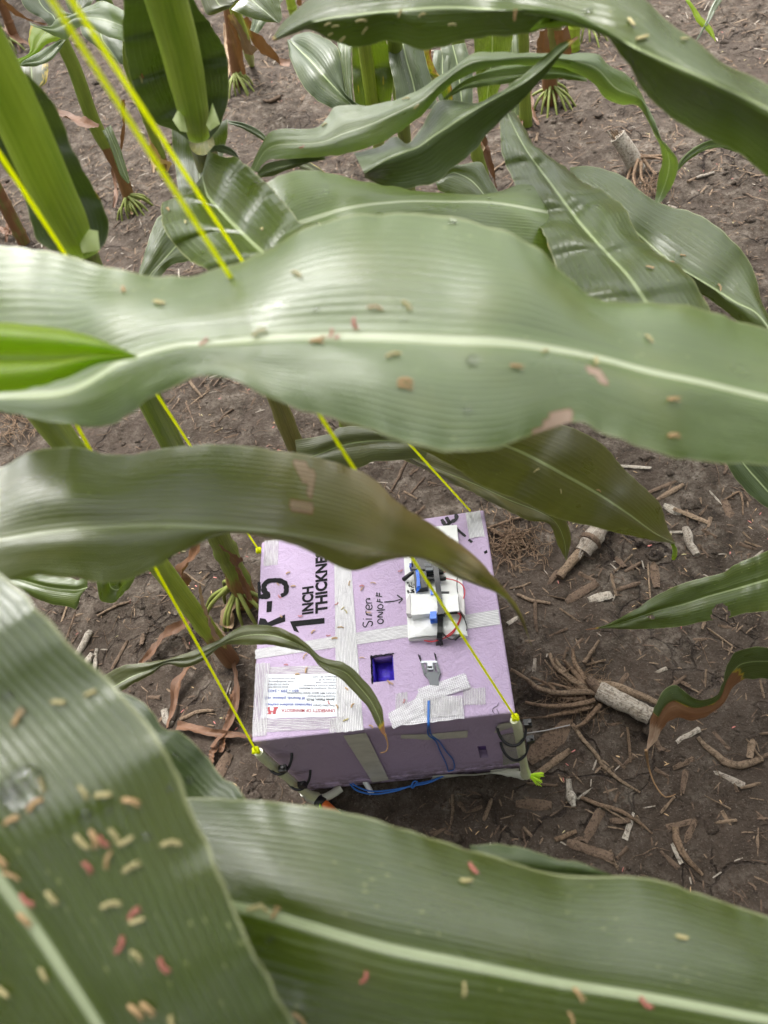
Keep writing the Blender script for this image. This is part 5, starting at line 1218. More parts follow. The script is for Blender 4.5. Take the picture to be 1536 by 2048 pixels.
# thick bleached stalk right of the box
pb = gp(1170, 1100); rt = root('stalk_piece', pb, 'bleached white corn stalk piece with torn node right of the box', 'stalk piece')
lying_tube([(1118,1160),(1140,1132),(1172,1098)], [.0068,.0072,.0078], 'pith', '', M_tan, parent=rt, lift=.008)
lying_tube([(1166,1112),(1180,1090),(1200,1062),(1222,1040)], [.013,.0155,.0135,.0135], 'rind', '', M_bleach, parent=rt, lift=.010)
m = MB(); c0 = gp(1178,1092,.010); c1 = gp(1184,1084,.010); m.tube([c0, c0.lerp(c1, .5), c1], [.0150,.0180,.0150], 12); m.out('node_ring', M_brn, rt)
m = MB()
for i in range(7):
    a_, b_ = (1170 + random.uniform(-8, 14), 1096 + random.uniform(-8, 10)), (1160 + random.uniform(-8, 14), 1118 + random.uniform(-6, 10)); m.tube([gp(*a_, .018), gp(*b_, .012)], [.0022,.0006], 4)
m.out('torn_fibre', M_bleach, rt)
lying_tube([(1370,1058),(1376,1078),(1384,1100),(1392,1112)], [.0055,.0065,.006,.005], 'stalk_piece', 'small white stalk piece with a knob right of the big bleached one', M_bleach)
lying_tube([(1137,1558),(1138,1575),(1140,1590),(1148,1614)], [.0035,.0040,.0065,.0028], 'stalk_piece', 'small white knuckle of stalk on the soil below the box corner', M_bleach)
# upright stub at the upper right
ps = gp(1278, 335); st_ = root('corn_stub', ps, 'old weathered corn stub with bent prop roots at the upper right', 'corn stub')
top_ = at(1235, 272, 1.585)
m = MB(); C = resample([ps + Vector((0,0,-.01)), ps.lerp(top_, .5), top_], 12); m.tube(C, [.017,.0175,.0175,.018,.018,.018,.0175,.017,.017,.0165,.016,.017], 14); m.out('stalk', M_bleach, st_)
tp_ = (top_ - ps).normalized()
for i in range(16):
    an = i * .39; rr_ = .0145 * random.uniform(.5, 1); c_ = top_ + Vector((math.cos(an), math.sin(an), 0)) * rr_
    m = MB(); m.tube([c_ - tp_ * .012, c_ + tp_ * random.uniform(.002, .014)], [.003, .0012], 5); m.out('splinter', random.choice([M_bleach, M_tan, M_brn]), st_)
for q in ([(1278,330),(1300,318),(1325,318),(1342,322)], [(1278,335),(1305,322),(1335,328)], [(1270,335),(1258,352),(1252,370)], [(1274,338),(1266,360),(1270,378)], [(1285,338),(1300,345),(1312,356)], [(1280,342),(1282,362),(1288,372)]):
    P = [gp(*q[0], .022)] + [gp(a_, b_, .008) for a_, b_ in q[1:]]; m = MB(); m.tube(resample(P, 12), [.0042 - .0002 * i for i in range(12)], 6); m.out('root', M_rt, st_)
# root crown lying right of the box
pc = gp(1190, 1390); rc = root('uprooted_stub', pc, 'uprooted corn stub lying with its roots spread towards the box', 'corn stub')
lying_tube([(1195,1385),(1230,1405),(1265,1420),(1300,1440)], [.0125,.013,.012,.0125], 'stalk', '', M_bleach, parent=rc, lift=.012, n=12)
lying_tube([(1190,1372),(1230,1378),(1270,1395),(1318,1412)], [.005,.0055,.0055,.004], 'husk_strip', '', M_tan, parent=rc, lift=.012)
lying_tube([(1175,1365),(1195,1385),(1212,1398)], [.006,.008,.006], 'husk_strip', '', M_brn, parent=rc, lift=.016)
RTS = [[(1190,1390),(1150,1390),(1110,1392),(1080,1385),(1050,1362),(1022,1345)], [(1190,1405),(1150,1415),(1100,1418),(1050,1410)], [(1200,1412),(1185,1430),(1165,1450),(1150,1458)],
       [(1180,1385),(1160,1372),(1140,1358),(1112,1340),(1100,1310)], [(1180,1380),(1165,1355),(1150,1330),(1145,1302)], [(1170,1378),(1150,1350),(1128,1325)], [(1165,1375),(1140,1362),(1110,1322)],
       [(1180,1420),(1140,1428),(1092,1437)], [(1170,1400),(1130,1400),(1095,1372),(1062,1358)], [(1166,1330),(1185,1305),(1198,1285)], [(1175,1385),(1130,1378),(1100,1370),(1070,1378)], [(1160,1420),(1110,1435),(1040,1440)]]
for i, q in enumerate(RTS):
    r0 = [.0042,.0035,.0036,.0044,.004,.0042,.004,.003,.003,.003,.0022,.0016][i]
    lying_tube(q, [r0, r0 * .9, r0 * .6], 'root', '', M_rt if i % 3 else M_tan, parent=rc, lift=.012 if i < 2 else .007, n=7)
# fine root hairs
def hairs(cx, cy, rad, k, seed, r=.0005):
    rnd = random.Random(seed); m = MB()
    for _ in range(k):
        a_ = rnd.uniform(0, 6.28); q = rnd.uniform(0, rad); u, v = cx + math.cos(a_) * q * 1.2, cy + math.sin(a_) * q
        P = []; dr = rnd.uniform(0, 6.28)
        for s in range(5): P.append(gp(u, v, rnd.uniform(.001, .012))); dr += rnd.uniform(-.8, .8); L = rnd.uniform(4, 14); u += math.cos(dr) * L; v += math.sin(dr) * L
        m.tube(resample(P, 9), [r * 1.2] * 5 + [r * .7] * 4, 4, cap=False)
    return m
m = hairs(1160, 1385, 60, 150, 5, .0005); m.out('root_hairs', M_rt, rc)['kind'] = 'stuff'
# more hand placed pieces: (path, radius, name, label, material, category)
PIECES = [
 ([(1145,1450),(1165,1480),(1190,1505),(1205,1530),(1235,1558),(1280,1585)], [.0030,.0028,.0028,.0022,.0014], 'root', 'long thin root curving down right from the root crown', M_tan, 'root'),
 ([(1160,1594),(1195,1608),(1238,1622),(1270,1640),(1305,1668)], [.0028,.0028,.0026,.0012], 'root', 'thin tan root lying diagonally below the white knuckle', M_rt, 'root'),
 ([(1395,1475),(1420,1500),(1450,1525),(1485,1533),(1525,1520)], [.0028,.0045,.005,.0048,.0036], 'root', 'thick pale root curved like a bowl at the right edge', M_tan, 'root'),
 ([(1350,1655),(1356,1690),(1370,1715),(1390,1735),(1405,1750)], [.004,.0048,.0036,.0022], 'root', 'bent orange tan root near the bottom right', M_rt, 'root'),
 ([(1110,1680),(1130,1672),(1152,1664)], [.003,.0028,.0025], 'twig', 'short tan twig right of the front leaf edge', M_rt, 'twig'),
 ([(1255,1455),(1258,1490),(1260,1525)], [.002,.0022,.0014], 'twig', 'short upright twig below the root crown', M_rt, 'twig'),
 ([(983,1060),(1010,1075),(1035,1095),(1040,1125)], [.0036,.003,.0024], 'root', 'old root arching right of the far box corner', M_rt, 'root'),
 ([(980,1085),(1010,1110),(1030,1140)], [.002,.002,.0014], 'root', 'thin root below the arching one beside the box', M_rt, 'root'),
 ([(1035,1190),(1060,1200),(1100,1208)], [.0028,.0032,.0026], 'twig', 'forked twig right of the box edge', M_tan, 'twig'),
 ([(1072,1200),(1070,1230),(1074,1265)], [.0028,.003,.002], 'twig', 'stub of the forked twig pointing down', M_brn, 'twig'),
 ([(1020,1178),(1045,1172),(1062,1165)], [.0016,.0018,.0014], 'twig', 'thin pale twig above the forked one', M_tan, 'twig'),
 ([(980,1055),(1030,1040),(1070,1030)], [.0022,.002,.0014], 'root', 'slender root under the holed leaf tip', M_rt, 'root'),
 ([(1000,1340-290),(1040,1062),(1068,1100)], [.0018,.0016,.001], 'root', 'wiry root between box and holed leaf tip', M_rt, 'root'),
 ([(1450,1000),(1480,985),(1486,1030)], [.0016,.0018,.0012], 'root', 'wiry root by the right edge under the dark tip', M_rt, 'root'),
 ([(1372,1080-60),(1376,1060),(1370,1100)], [.0016,.0014,.001], 'twig', 'dark thin twig beside the small white stalk piece', M_brn, 'twig'),
 ([(155,1312),(168,1290),(184,1264)], [.0055,.006,.0055], 'stalk_piece', 'bleached stalk splinter left of the arching leaf', M_bleach, 'stalk piece'),
 ([(188,1352),(192,1325),(195,1298)], [.0034,.0036,.003], 'stalk_piece', 'thin pale stalk splinter beside the arching leaf base', M_bleach, 'stalk piece'),
 ([(165,1340),(178,1322),(188,1310)], [.006,.006,.005], 'stalk_piece', 'grey white rind scrap under the pale splinter', M_bleach, 'stalk piece'),
 ([(196,1232),(228,1215),(262,1203)], [.0022,.0024,.002], 'twig', 'pinkish grey stick under the olive leaf at left', M_tan, 'twig'),
 ([(380,764),(392,780),(405,796)], [.003,.0032,.0024], 'twig', 'short pale stick in the gap under the broad leaf', M_tan, 'twig'),
 ([(437,845),(450,830),(467,818)], [.002,.002,.0018], 'twig', 'grey thin stick in the gap under the broad leaf', M_brn, 'twig'),
 ([(360,1440),(395,1425),(428,1422)], [.0034,.0032,.0022], 'root', 'pale root stub left of the card corner', M_tan, 'root'),
 ([(332,1420),(335,1440),(345,1450)], [.006,.006,.005], 'stalk_piece', 'white fibrous stub end left of the card corner', M_bleach, 'stalk piece'),
 ([(370,1145),(390,1160),(410,1172)], [.0014,.0014,.001], 'twig', 'thin twig near the orange dead leaf', M_tan, 'twig'),
 ([(1392,358),(1410,352),(1428,346)], [.0035,.0035,.003], 'stalk_piece', 'small white chip of stalk right of the drooping leaf point', M_bleach, 'stalk piece'),
 ([(1375,366),(1388,358),(1396,356)], [.003,.003,.002], 'twig', 'tan chip joined to the small white stalk chip', M_tan, 'twig'),
 ([(985,345),(1005,330),(1022,318)], [.003,.003,.0025], 'twig', 'tan straw stick left of the sweeping leaf', M_tan, 'twig'),
 ([(560,195),(540,205),(528,204)], [.006,.006,.004], 'clod', 'rough brown clod between the stalks at the top', M_brn, 'clod'),
 ([(1440,870+50),(1452,935),(1448,950)], [.003,.003,.002], 'twig', 'small twig at the right edge under the broad leaf', M_brn, 'twig'),
 ([(780,985),(800,950),(818,908)], [.002,.003,.003], 'twig', 'grey leaf strip on the soil above the module', M_brn, 'twig'),
 ([(820,990),(835,972),(850,955)], [.0018,.002,.0016], 'twig', 'short dark twig beside the grey leaf strip', M_brn, 'twig'),
 ([(905,1590),(905,1620),(902,1650)], [.002,.002,.0014], 'twig', 'forked straw just in front of the box', M_tan, 'twig'),
 ([(1220,1700),(1228,1725),(1236,1740)], [.002,.002,.0014], 'twig', 'thin straw near the bottom leaf ripple', M_tan, 'twig'),
]
for P, r, nm, lb, mt, ct in PIECES: lying_tube(P, r, nm, lb, mt, ct, n=8)
# flat splinters and chips, hand placed: centre px, length m, width m, image angle deg, material, label
def chip_obj(u, v, L, Wd, ang, mat, label, name='straw_chip', th=.0022, group=None, cat='straw chip'):
    p = gp(u, v); q = gp(u + 20 * math.cos(math.radians(ang)), v - 20 * math.sin(math.radians(ang)))
    d = (q - p); yaw = math.atan2(d.y, d.x); n = 6; m = MB(); vs = []
    R_ = Matrix.Rotation(yaw, 3, 'Z') @ Matrix.Rotation(random.uniform(-.12, .12), 3, 'Y') @ Matrix.Rotation(random.uniform(-.3, .3), 3, 'X')
    for i in range(n + 1):
        t = i / n - .5; ww = Wd / 2 * (1 - .3 * (abs(t) * 2) ** 3) * random.uniform(.85, 1.1)
        for s, z in ((-1, 0), (-.4, th), (.4, th * .8), (1, 0)): vs.append(p + R_ @ Vector((t * L + random.uniform(-.05, .05) * Wd, s * ww, z + .0015)))
    fs = [(4 * i + k, 4 * i + k + 1, 4 * i + 5 + k, 4 * i + 4 + k) for i in range(n) for k in range(3)] + [(0, 1, 2, 3), (4 * n + 3, 4 * n + 2, 4 * n + 1, 4 * n)]
    m.add(vs, fs); o = m.out(name, mat, None, True, p); tag(o, label, cat, group); return o
CH = [(1105,1480,.085,.026,38,M_brn,'broad grey brown husk flake leading from the near right box corner'),
 (1100,1530,.066,.009,36,M_tan,'split stick lying parallel below the broad husk flake'),
 (1312,1000-20,.07,.007,24,M_brn,'long straw splinter under the big olive leaf'), (1340,985,.05,.008,28,M_tan,'second straw splinter crossing the long one'),
 (1382,1032,.055,.010,-24,M_tan,'flat straw piece right of the olive leaf tip'), (1310,1150,.045,.013,-82,M_brn,'ridged brown bark flake left of the pointed leaf'),
 (1297,1160,.07,.003,-86,M_tan,'narrow straw standing beside the ridged flake'), (1250,1175,.045,.007,14,M_brn,'brown straw piece above the pointed leaf tip'),
 (1163,1185,.055,.014,30,M_brn,'half buried brown husk below the bleached stalk'), (1240,1125,.02,.009,-50,M_brn,'small brown chip right of the bleached stalk'),
 (1200,1195,.035,.014,8,M_bleach,'pale crumbled chip in the middle of the right soil'), (1265,1135,.03,.006,32,M_brn,'small diagonal chip near the ridged flake'),
 (1068,1610,.045,.014,-2,M_brn,'half buried straw block below the box front'), (1185,1652,.045,.014,62,M_brn,'rotten wood chunk near the bottom leaf'),
 (1180,1700,.055,.012,-18,M_brn,'flat bark strip at the edge of the bottom leaf'), (975,1620,.03,.006,68,M_tan,'tan splinter standing below the box front'),
 (1240,1642,.025,.008,0,M_brn,'small pale brown block on the lower right soil'), (1502,1498,.026,.009,80,M_tan,'short straw block at the right edge'),
 (1500,1572,.026,.004,16,M_tan,'orange tan straw below the thick curved root'), (1085,1440+130,.04,.004,-4,M_brn,'dark straw beside the white knuckle'),
 (1345,960+60,.03,.012,-20,M_bleach,'pale broken chip under the olive leaf edge'), (1270,935,.05,.007,-8,M_bleach,'bleached straw under the leaf at upper right'),
 (1455,1020,.035,.012,-62,M_brn,'brown ridged husk right of the straw piece'), (1395,1280,.035,.006,8,M_brn,'dull straw under the pointed leaf'),
 (1440,1275,.05,.003,-32,M_tan,'long thin straw below the chewed leaf'), (1355,1365,.03,.005,36,M_brn,'straw at the curled leaf rim'),
 (430,1570-10,.08,.018,62,M_brn,'brown leaf strip on the soil left of the near box corner'), (380,1330,.03,.004,-36,M_tan,'straw left of the leaning stalk foot'),
 (240,1310,.05,.006,60,M_brn,'long dark straw among the splinters at left'), (285,1280,.02,.008,80,M_brn,'brown chip under the dead leaf at left'),
 (140,1260,.06,.004,50,M_brn,'thin straw at the left under the olive leaf'), (130,1225,.04,.004,82,M_tan,'short straws at the left leaf margin')]
for c in CH: chip_obj(*c)
# broken reddish strips on the soil left of the box
for i, (u, v, a_) in enumerate([(470,1400,80),(462,1440,75),(450,1485,60),(430,1510,50)]):
    ribbon(None, [(u - 6, v + 22), (u, v), (u + 5, v - 24)], [.006,.012,.006], seed=80 + i, name='dead_leaf_strip'); 
    o = bpy.context.scene.collection.objects[-1]; tag(o, ['brown shrivelled leaf strip by the card corner', 'second shrivelled strip just below it by the cord', 'flat brown strip near the near left box corner', 'lowest brown strip beside the dark green leaf'][i], 'dead leaf', 'shrivelled strips left of the box')
# brown stalk foot husk around pC
lying_tube([(428,1262),(446,1290),(462,1320)], [.010,.0135,.012], 'husk', '', M_tan, parent=pC, lift=.014)

# scattered chips: individuals sharing labels within their kind
rnd = random.Random(77)
KINDS_ = [('small weathered straw chip scattered on the soil', M_tan), ('small dark brown straw chip scattered on the soil', M_brn), ('small bleached chip scattered on the soil', M_bleach)]
protos = []
def inside_box(p, mgn=.015): return -mgn < p.x < W + mgn and -mgn - .02 < p.y < D + mgn
def proto_mesh(L, Wd, mat):
    n = 3; vs = []
    for i in range(n + 1):
        t = i / n - .5; ww = Wd / 2 * rnd.uniform(.65, 1.1)
        for s, z in ((-1, -.001), (0, .0018), (1, -.0008)): vs.append((t * L + rnd.uniform(-.12, .12) * Wd, s * ww, z))
    fs = [(3 * i + k, 3 * i + k + 1, 3 * i + 4 + k, 3 * i + 3 + k) for i in range(n) for k in range(2)]
    me = bpy.data.meshes.new('straw_chip'); me.from_pydata(vs, [], fs); me.materials.append(mat); me.polygons.foreach_set('use_smooth', [True] * len(me.polygons)); return me
PM = [[proto_mesh(rnd.uniform(.014, .034), rnd.uniform(.0022, .0075), mt) for _ in range(7)] for _, mt in KINDS_]
# gaps of bare soil that the picture shows: pixel windows and how many chips lie in each
WIN = [((1010,960,1536,1250),60),((1010,1250,1530,1480),36),((1050,1480,1536,1740),50),((1060,80,1536,480),36),((60,130,320,520),30),((450,60,660,330),22),
       ((200,1140,500,1480),26),((720,900,1000,1030),12),((280,760,640,900),14),((880,1560,1060,1690),10)]
ncp = 0
for (x0, y0, x1, y1), k in WIN:
    for _ in range(int(k * .62)):
        u, v = rnd.uniform(x0, x1), rnd.uniform(y0, y1); p = gp(u, v)
        if inside_box(p): continue
        ki = rnd.choices([0, 1, 2], [4, 5, 1])[0]
        o = bpy.data.objects.new('straw_chip', rnd.choice(PM[ki])); COL.objects.link(o)
        o.location = p + Vector((0, 0, .0012)); o.rotation_euler = (rnd.uniform(-.3, .3), rnd.uniform(-.15, .15), rnd.uniform(0, 6.28)); s = rnd.uniform(.8, 1.25); o.scale = (s, s, 1)
        tag(o, KINDS_[ki][0], 'straw chip', 'small straw chips scattered on the soil: ' + ['weathered', 'dark', 'bleached'][ki]); ncp += 1
# tiny litter and fine rootlets: uncountable
def litter(name, count, mats, wts, lmin, lmax, wd, seed, label, curved=False, yr=(-.35, 2.6), xr=(-1.1, 1.7)):
    rnd = random.Random(seed); m = MB()
    while count > 0:
        x = rnd.uniform(*xr); y = yr[0] + (yr[1] - yr[0]) * rnd.random() ** 1.3
        if inside_box(Vector((x, y, 0)), .003): continue
        if noise.noise(Vector((x * 3, y * 3, seed))) < rnd.uniform(-.6, .35): continue
        count -= 1; p = Vector((x, y, gz(x, y) + .0009)); a_ = rnd.uniform(0, 6.28); L = rnd.uniform(lmin, lmax); d = Vector((math.cos(a_), math.sin(a_), rnd.uniform(-.1, .1))); mi = rnd.choices(range(len(mats)), wts)[0]
        if curved:
            P = [p]; 
            for s in range(4): a_ += rnd.uniform(-.7, .7); q = P[-1] + Vector((math.cos(a_), math.sin(a_), 0)) * L / 4; q.z = gz(q.x, q.y) + rnd.uniform(.0005, .003); P.append(q)
            m.tube(P, [wd, wd, wd * .8, wd * .7, wd * .4], 3, cap=False, m=mi)
        else:
            s = Vector((-d.y, d.x, 0)) * wd * rnd.uniform(.6, 1.5); h = Vector((0, 0, wd * .9))
            m.add([p - d * L / 2 - s * .6, p - d * L / 2 + s * .6, p + s + h, p - s + h, p + d * L / 2 - s * .5, p + d * L / 2 + s * .5], [(0, 1, 2, 3), (3, 2, 5, 4)], mi)
    o = m.out(name, mats, None, True); o['kind'] = 'stuff'; o['label'] = label; return o
M_anp = plain('anther_pink', (.52, .17, .14), .6, var=.25, scale=200); M_ant = plain('anther_tan', (.52, .34, .17), .6, var=.25, scale=200); M_any = plain('anther_cream', (.50, .43, .21), .55, var=.15, scale=200)
litter('plant_litter', 15000, [M_tan, M_brn, M_bleach], [4, 7, 1], .004, .019, .0009, 3, 'fine chopped straw littering the soil')
litter('coarse_litter', 3200, [M_tan, M_brn, M_bleach], [4, 7, 1], .018, .05, .0014, 13, 'loose straw and husk shreds among the farther plants', yr=(.75, 2.6))
litter('fine_roots', 1500, [M_rt, M_brn], [2, 3], .02, .07, .00045, 4, 'hair thin dry roots matted on the soil', curved=True)
litter('fallen_anthers', 1900, [M_anp, M_ant, M_any], [3, 5, 2], .0045, .007, .00055, 5, 'tiny pink and tan corn anthers fallen on the soil')
litter('soil_crumbs', 6000, [M_soil], [1], .003, .009, .0022, 6, 'crumbs of dry soil')
bmc = bmesh.new(); bmesh.ops.create_icosphere(bmc, subdivisions=2, radius=1); cv = [v.co.copy() for v in bmc.verts]; cf = [tuple(v.index for v in f.verts) for f in bmc.faces]; bmc.free()
rnd = random.Random(31); m = MB(); k_ = 0
while k_ < 1100:
    x, y = rnd.uniform(-1.0, 1.6), rnd.uniform(-.3, 2.5)
    if inside_box(Vector((x, y, 0)), .01) or noise.noise(Vector((x * 4, y * 4, 31))) < rnd.uniform(-.2, .4): continue
    k_ += 1; r_ = .0025 + .009 * rnd.random() ** 3; o_ = Vector((rnd.uniform(0, 99), 0, 0)); c_ = Vector((x, y, gz(x, y) + r_ * .1)); sx_, sy_ = rnd.uniform(.7, 1.4), rnd.uniform(.7, 1.2)
    m.add([c_ + Vector((v.x * sx_, v.y * sy_, v.z * .6)) * r_ * (1 + .55 * noise.noise(v * 1.7 + o_)) for v in cv], cf)
o = m.out('soil_clods', M_soil); o['kind'] = 'stuff'; o['label'] = 'small rough clods of soil'
m = hairs(1030, 1080, 70, 140, 8, .0006); o = m.out('matted_roots', M_rt); o['kind'] = 'stuff'; o['label'] = 'matted fine roots right of the far box corner'
m = hairs(1300, 380, 40, 70, 9, .0006); o = m.out('matted_roots', M_rt); o['kind'] = 'stuff'; o['label'] = 'matted fine roots under the upper right stub'
m = hairs(30, 850, 60, 70, 10, .0007); o = m.out('matted_roots', M_rt); o['kind'] = 'stuff'; o['label'] = 'matted fine roots at the left edge between the two near leaves'

# ------------------------------------------------------------------ anthers lying on leaves and box
def anther_mesh(mat, seed):
    rnd = random.Random(seed); m = MB(); L = .0068 * rnd.uniform(.75, 1.1); bend = rnd.uniform(-.0011, .0011); open_ = rnd.uniform(.6, 1.7); thin = rnd.uniform(.65, 1.0)
    for s in (-1, 1):
        P = [Vector((-L / 2, s * .0003, .0004)), Vector((-L * .4, s * .0004 + bend * .2, .0005)), Vector((0, s * .00042 + bend, .00055 + rnd.uniform(0, .0004))), Vector((L * .38, s * .00042 * open_ + bend * .3, .0005)), Vector((L / 2, s * .0003 * open_, .0003 + rnd.uniform(0, .0006)))]
        m.tube(resample(P, 9), [q * thin * rnd.uniform(.85, 1.15) for q in (.0002,.00042,.0005,.0004,.0005,.00044,.0005,.00036,.00014)], 6)
    me = bpy.data.meshes.new('anther'); me.from_pydata([tuple(v) for v in m.v], [], m.f); me.materials.append(mat); me.polygons.foreach_set('use_smooth', [True] * len(me.polygons)); return me
AM = {'pink': [anther_mesh(M_anp, q) for q in (1, 4, 7)], 'tan': [anther_mesh(M_ant, q) for q in (2, 5, 8, 11)], 'cream': [anther_mesh(M_any, q) for q in (3, 6, 9, 12)]}
AW = {'pink': 'pink', 'tan': 'tan', 'cream': 'pale yellow'}
def anther(u, v, ang, colr, where, phrase, k=None):
    k = k or random.uniform(.85, 1.2)
    r = ray(u, v).normalized()
    if where == 'box':
        P = T(u, v) + Vector((0, 0, .0012)); nn = Vector((0, 0, 1))
    else:
        h = BV[where].ray_cast(CL, r, 3)
        if h[0] is None: return
        P, nn = h[0], h[1]
        if nn.dot(r) > 0: nn = -nn
        P = P + nn * .0006
    r2 = ray(u + 10 * math.cos(math.radians(ang)), v - 10 * math.sin(math.radians(ang))).normalized()
    den = r2.dot(nn); Q = CL + r2 * ((P - CL).dot(nn) / den) if abs(den) > 1e-4 else P + Vector((1, 0, 0))
    x = (Q - P).normalized(); y = nn.cross(x).normalized()
    o = bpy.data.objects.new('anther', random.choice(AM[colr])); COL.objects.link(o)
    Mx = Matrix((x, y, nn)).transposed().to_4x4(); Mx.translation = P
    o.matrix_world = Mx @ Matrix.Scale(k, 4)
    tag(o, f'{AW[colr]} corn anther lying on {phrase}', 'anther', f'{AW[colr]} anthers on {phrase}')
def Q6(x, y): return (x / 2.743, 1480 + y / 2.743)
for x, y, a_, c in [(460,290,-60,'cream'),(570,300,3,'cream'),(720,338,-20,'tan'),(200,360,45,'tan'),(70,440,28,'tan'),(230,250,-80,'cream'),(575,550,-50,'pink'),(690,550,27,'cream'),(480,700,-60,'pink'),(600,655,75,'tan'),(725,695,27,'cream'),(160,865,-55,'pink'),(290,860,-60,'cream'),(612,905,6,'cream'),(740,950,42,'pink'),(752,985,12,'cream'),(655,1115,70,'pink'),(750,1185,-55,'cream'),(905,1228,-60,'pink'),(812,1468,-55,'tan'),(750,1480,-58,'tan'),(945,1545,-80,'cream'),(245,1280,-75,'cream'),(25,1370,-60,'cream'),(70,740,-40,'tan'),(515,540,-75,'tan'),(630,525,-60,'cream'),(455,555,-50,'cream'),(5,650,-60,'tan'),(940,570,0,'cream'),(140,980,-60,'tan')]:
    u, v = Q6(x, y); anther(u, v, a_, c, 'L4', 'the broad bottom left leaf')
for u, v, a_, c in [(38,1435,68,'tan'),(118,1405,0,'cream'),(182,1387,30,'cream')]: anther(u, v, a_, c, 'L4', 'the broad bottom left leaf')
def Q7(x, y): return (400 + x / 1.352, 1600 + y / 1.352)
for x, y, a_, c in [(738,188,-42,'pink'),(718,220,10,'cream'),(1302,372,-4,'cream'),(443,475,62,'pink'),(712,510,-85,'cream'),(1000,590,-70,'tan'),(1022,525,-50,'tan'),(1205,545,-40,'pink'),(270,590,-55,'tan'),(145,290,10,'cream'),(205,300,60,'tan'),(175,290,-50,'cream')]:
    u, v = Q7(x, y); anther(u, v, a_, c, 'L5', 'the leaf along the bottom edge')
def Q8(x, y): return (380 + x / 2.133, 260 + y / 2.133)
for x, y, a_, c in [(455,622,-22,'cream'),(925,755,-40,'cream'),(790,768,0,'tan'),(708,830,-72,'pink'),(868,968,25,'cream'),(918,1080,5,'tan'),(918,1098,-4,'tan'),(1392,1012,0,'tan'),(1515,950,30,'cream'),(60,905,50,'pink'),(300,868,32,'cream'),(555,900,35,'tan'),(625,890,60,'pink'),(600,870,75,'pink'),(540,912,10,'tan')]:
    u, v = Q8(x, y); anther(u, v, a_, c, 'L1', 'the broad leaf across the middle')
for u, v, a_, c in [(247,582,-80,'tan'),(320,608,0,'cream'),(1297,680,-35,'cream'),(1190,725,-75,'cream'),(1345,800,5,'tan'),(1345,873,0,'tan')]: anther(u, v, a_, c, 'L1', 'the broad leaf across the middle')
def Q7b(x, y): return (500 + x / 2.56, y / 2.56)
for x, y, a_, c in [(770,68,70,'cream'),(885,78,25,'cream'),(1040,125,0,'cream'),(400,120,20,'cream'),(440,132,5,'cream'),(415,170,25,'cream'),(475,195,40,'cream'),(588,152,50,'cream'),(570,105,0,'cream'),(1358,72,85,'tan')]:
    u, v = Q7b(x, y); anther(u, v, a_, c, 'L15', 'the broad leaf along the top edge')
for u, v, a_, c in [(1262,47,-40,'cream'),(1284,77,25,'cream'),(1368,82,10,'cream')]: anther(u, v, a_, c, 'L15', 'the broad leaf along the top edge')
for x, y, a_, c in [(268,752,25,'pink'),(382,642,40,'cream'),(800,512,20,'cream'),(850,545,40,'cream')]:
    u, v = Q7b(x, y); anther(u, v, a_, c, 'L16', 'the wavy pale leaf')
for u, v, a_, c in [(337,421,-50,'tan'),(372,446,-75,'cream'),(525,461,-35,'cream')]: anther(u, v, a_, c, 'L19', 'the folded leaf under the cords')
for u, v, a_, c in [(284,150,-60,'pink'),(279,158,-60,'cream')]: anther(u, v, a_, c, 'L21', 'the upright cupped leaf')
for u, v, a_, c in [(1366,512,-5,'tan'),(1344,525,-5,'tan'),(1438,576,-70,'tan')]: anther(u, v, a_, c, 'L14', 'the bulging leaf at the right')
anther(1300,537,-5,'tan','L13','the leaf sweeping down right')
for u, v, a_, c in [(1073,940,30,'cream'),(1120,982,-75,'cream'),(1196,981,-30,'tan')]: anther(u, v, a_, c, 'L11', 'the large olive leaf')
rb = random.Random(5)
BX = [(605,480,5,'pink'),(660,465,0,'tan'),(640,610,0,'tan'),(545,465,80,'tan'),(605,492,60,'tan'),(510,588,50,'cream'),(525,605,-50,'cream'),(480,565,40,'pink'),(795,402,20,'pink'),(240,415,30,'tan'),(265,480,10,'tan'),(190,470,-40,'tan'),(200,530,-45,'pink'),(365,705,50,'tan'),(440,722,10,'pink'),(470,738,10,'tan'),(500,685,0,'tan'),(300,625,5,'pink'),(205,628,-40,'tan'),(330,895,80,'tan'),(285,917,10,'tan'),(230,870,0,'pink'),(605,835,0,'tan'),(750,960,-30,'tan'),(735,955,-60,'tan'),(530,988,-40,'tan'),(560,1070,60,'tan'),(480,1075,-60,'tan'),(443,1055,-65,'pink'),(812,1048,80,'pink'),(870,1085,-60,'tan'),(862,1108,-60,'pink'),(650,1175,-35,'tan'),(525,1140,30,'cream'),(855,560,70,'tan'),(860,575,70,'cream'),(325,825,60,'tan'),(870,520,10,'tan'),(860,518,-10,'tan')]
for x, y, a_, c in BX:
    u, v = Z(x, y); anther(u, v, a_, c, 'box', 'the pink box top')
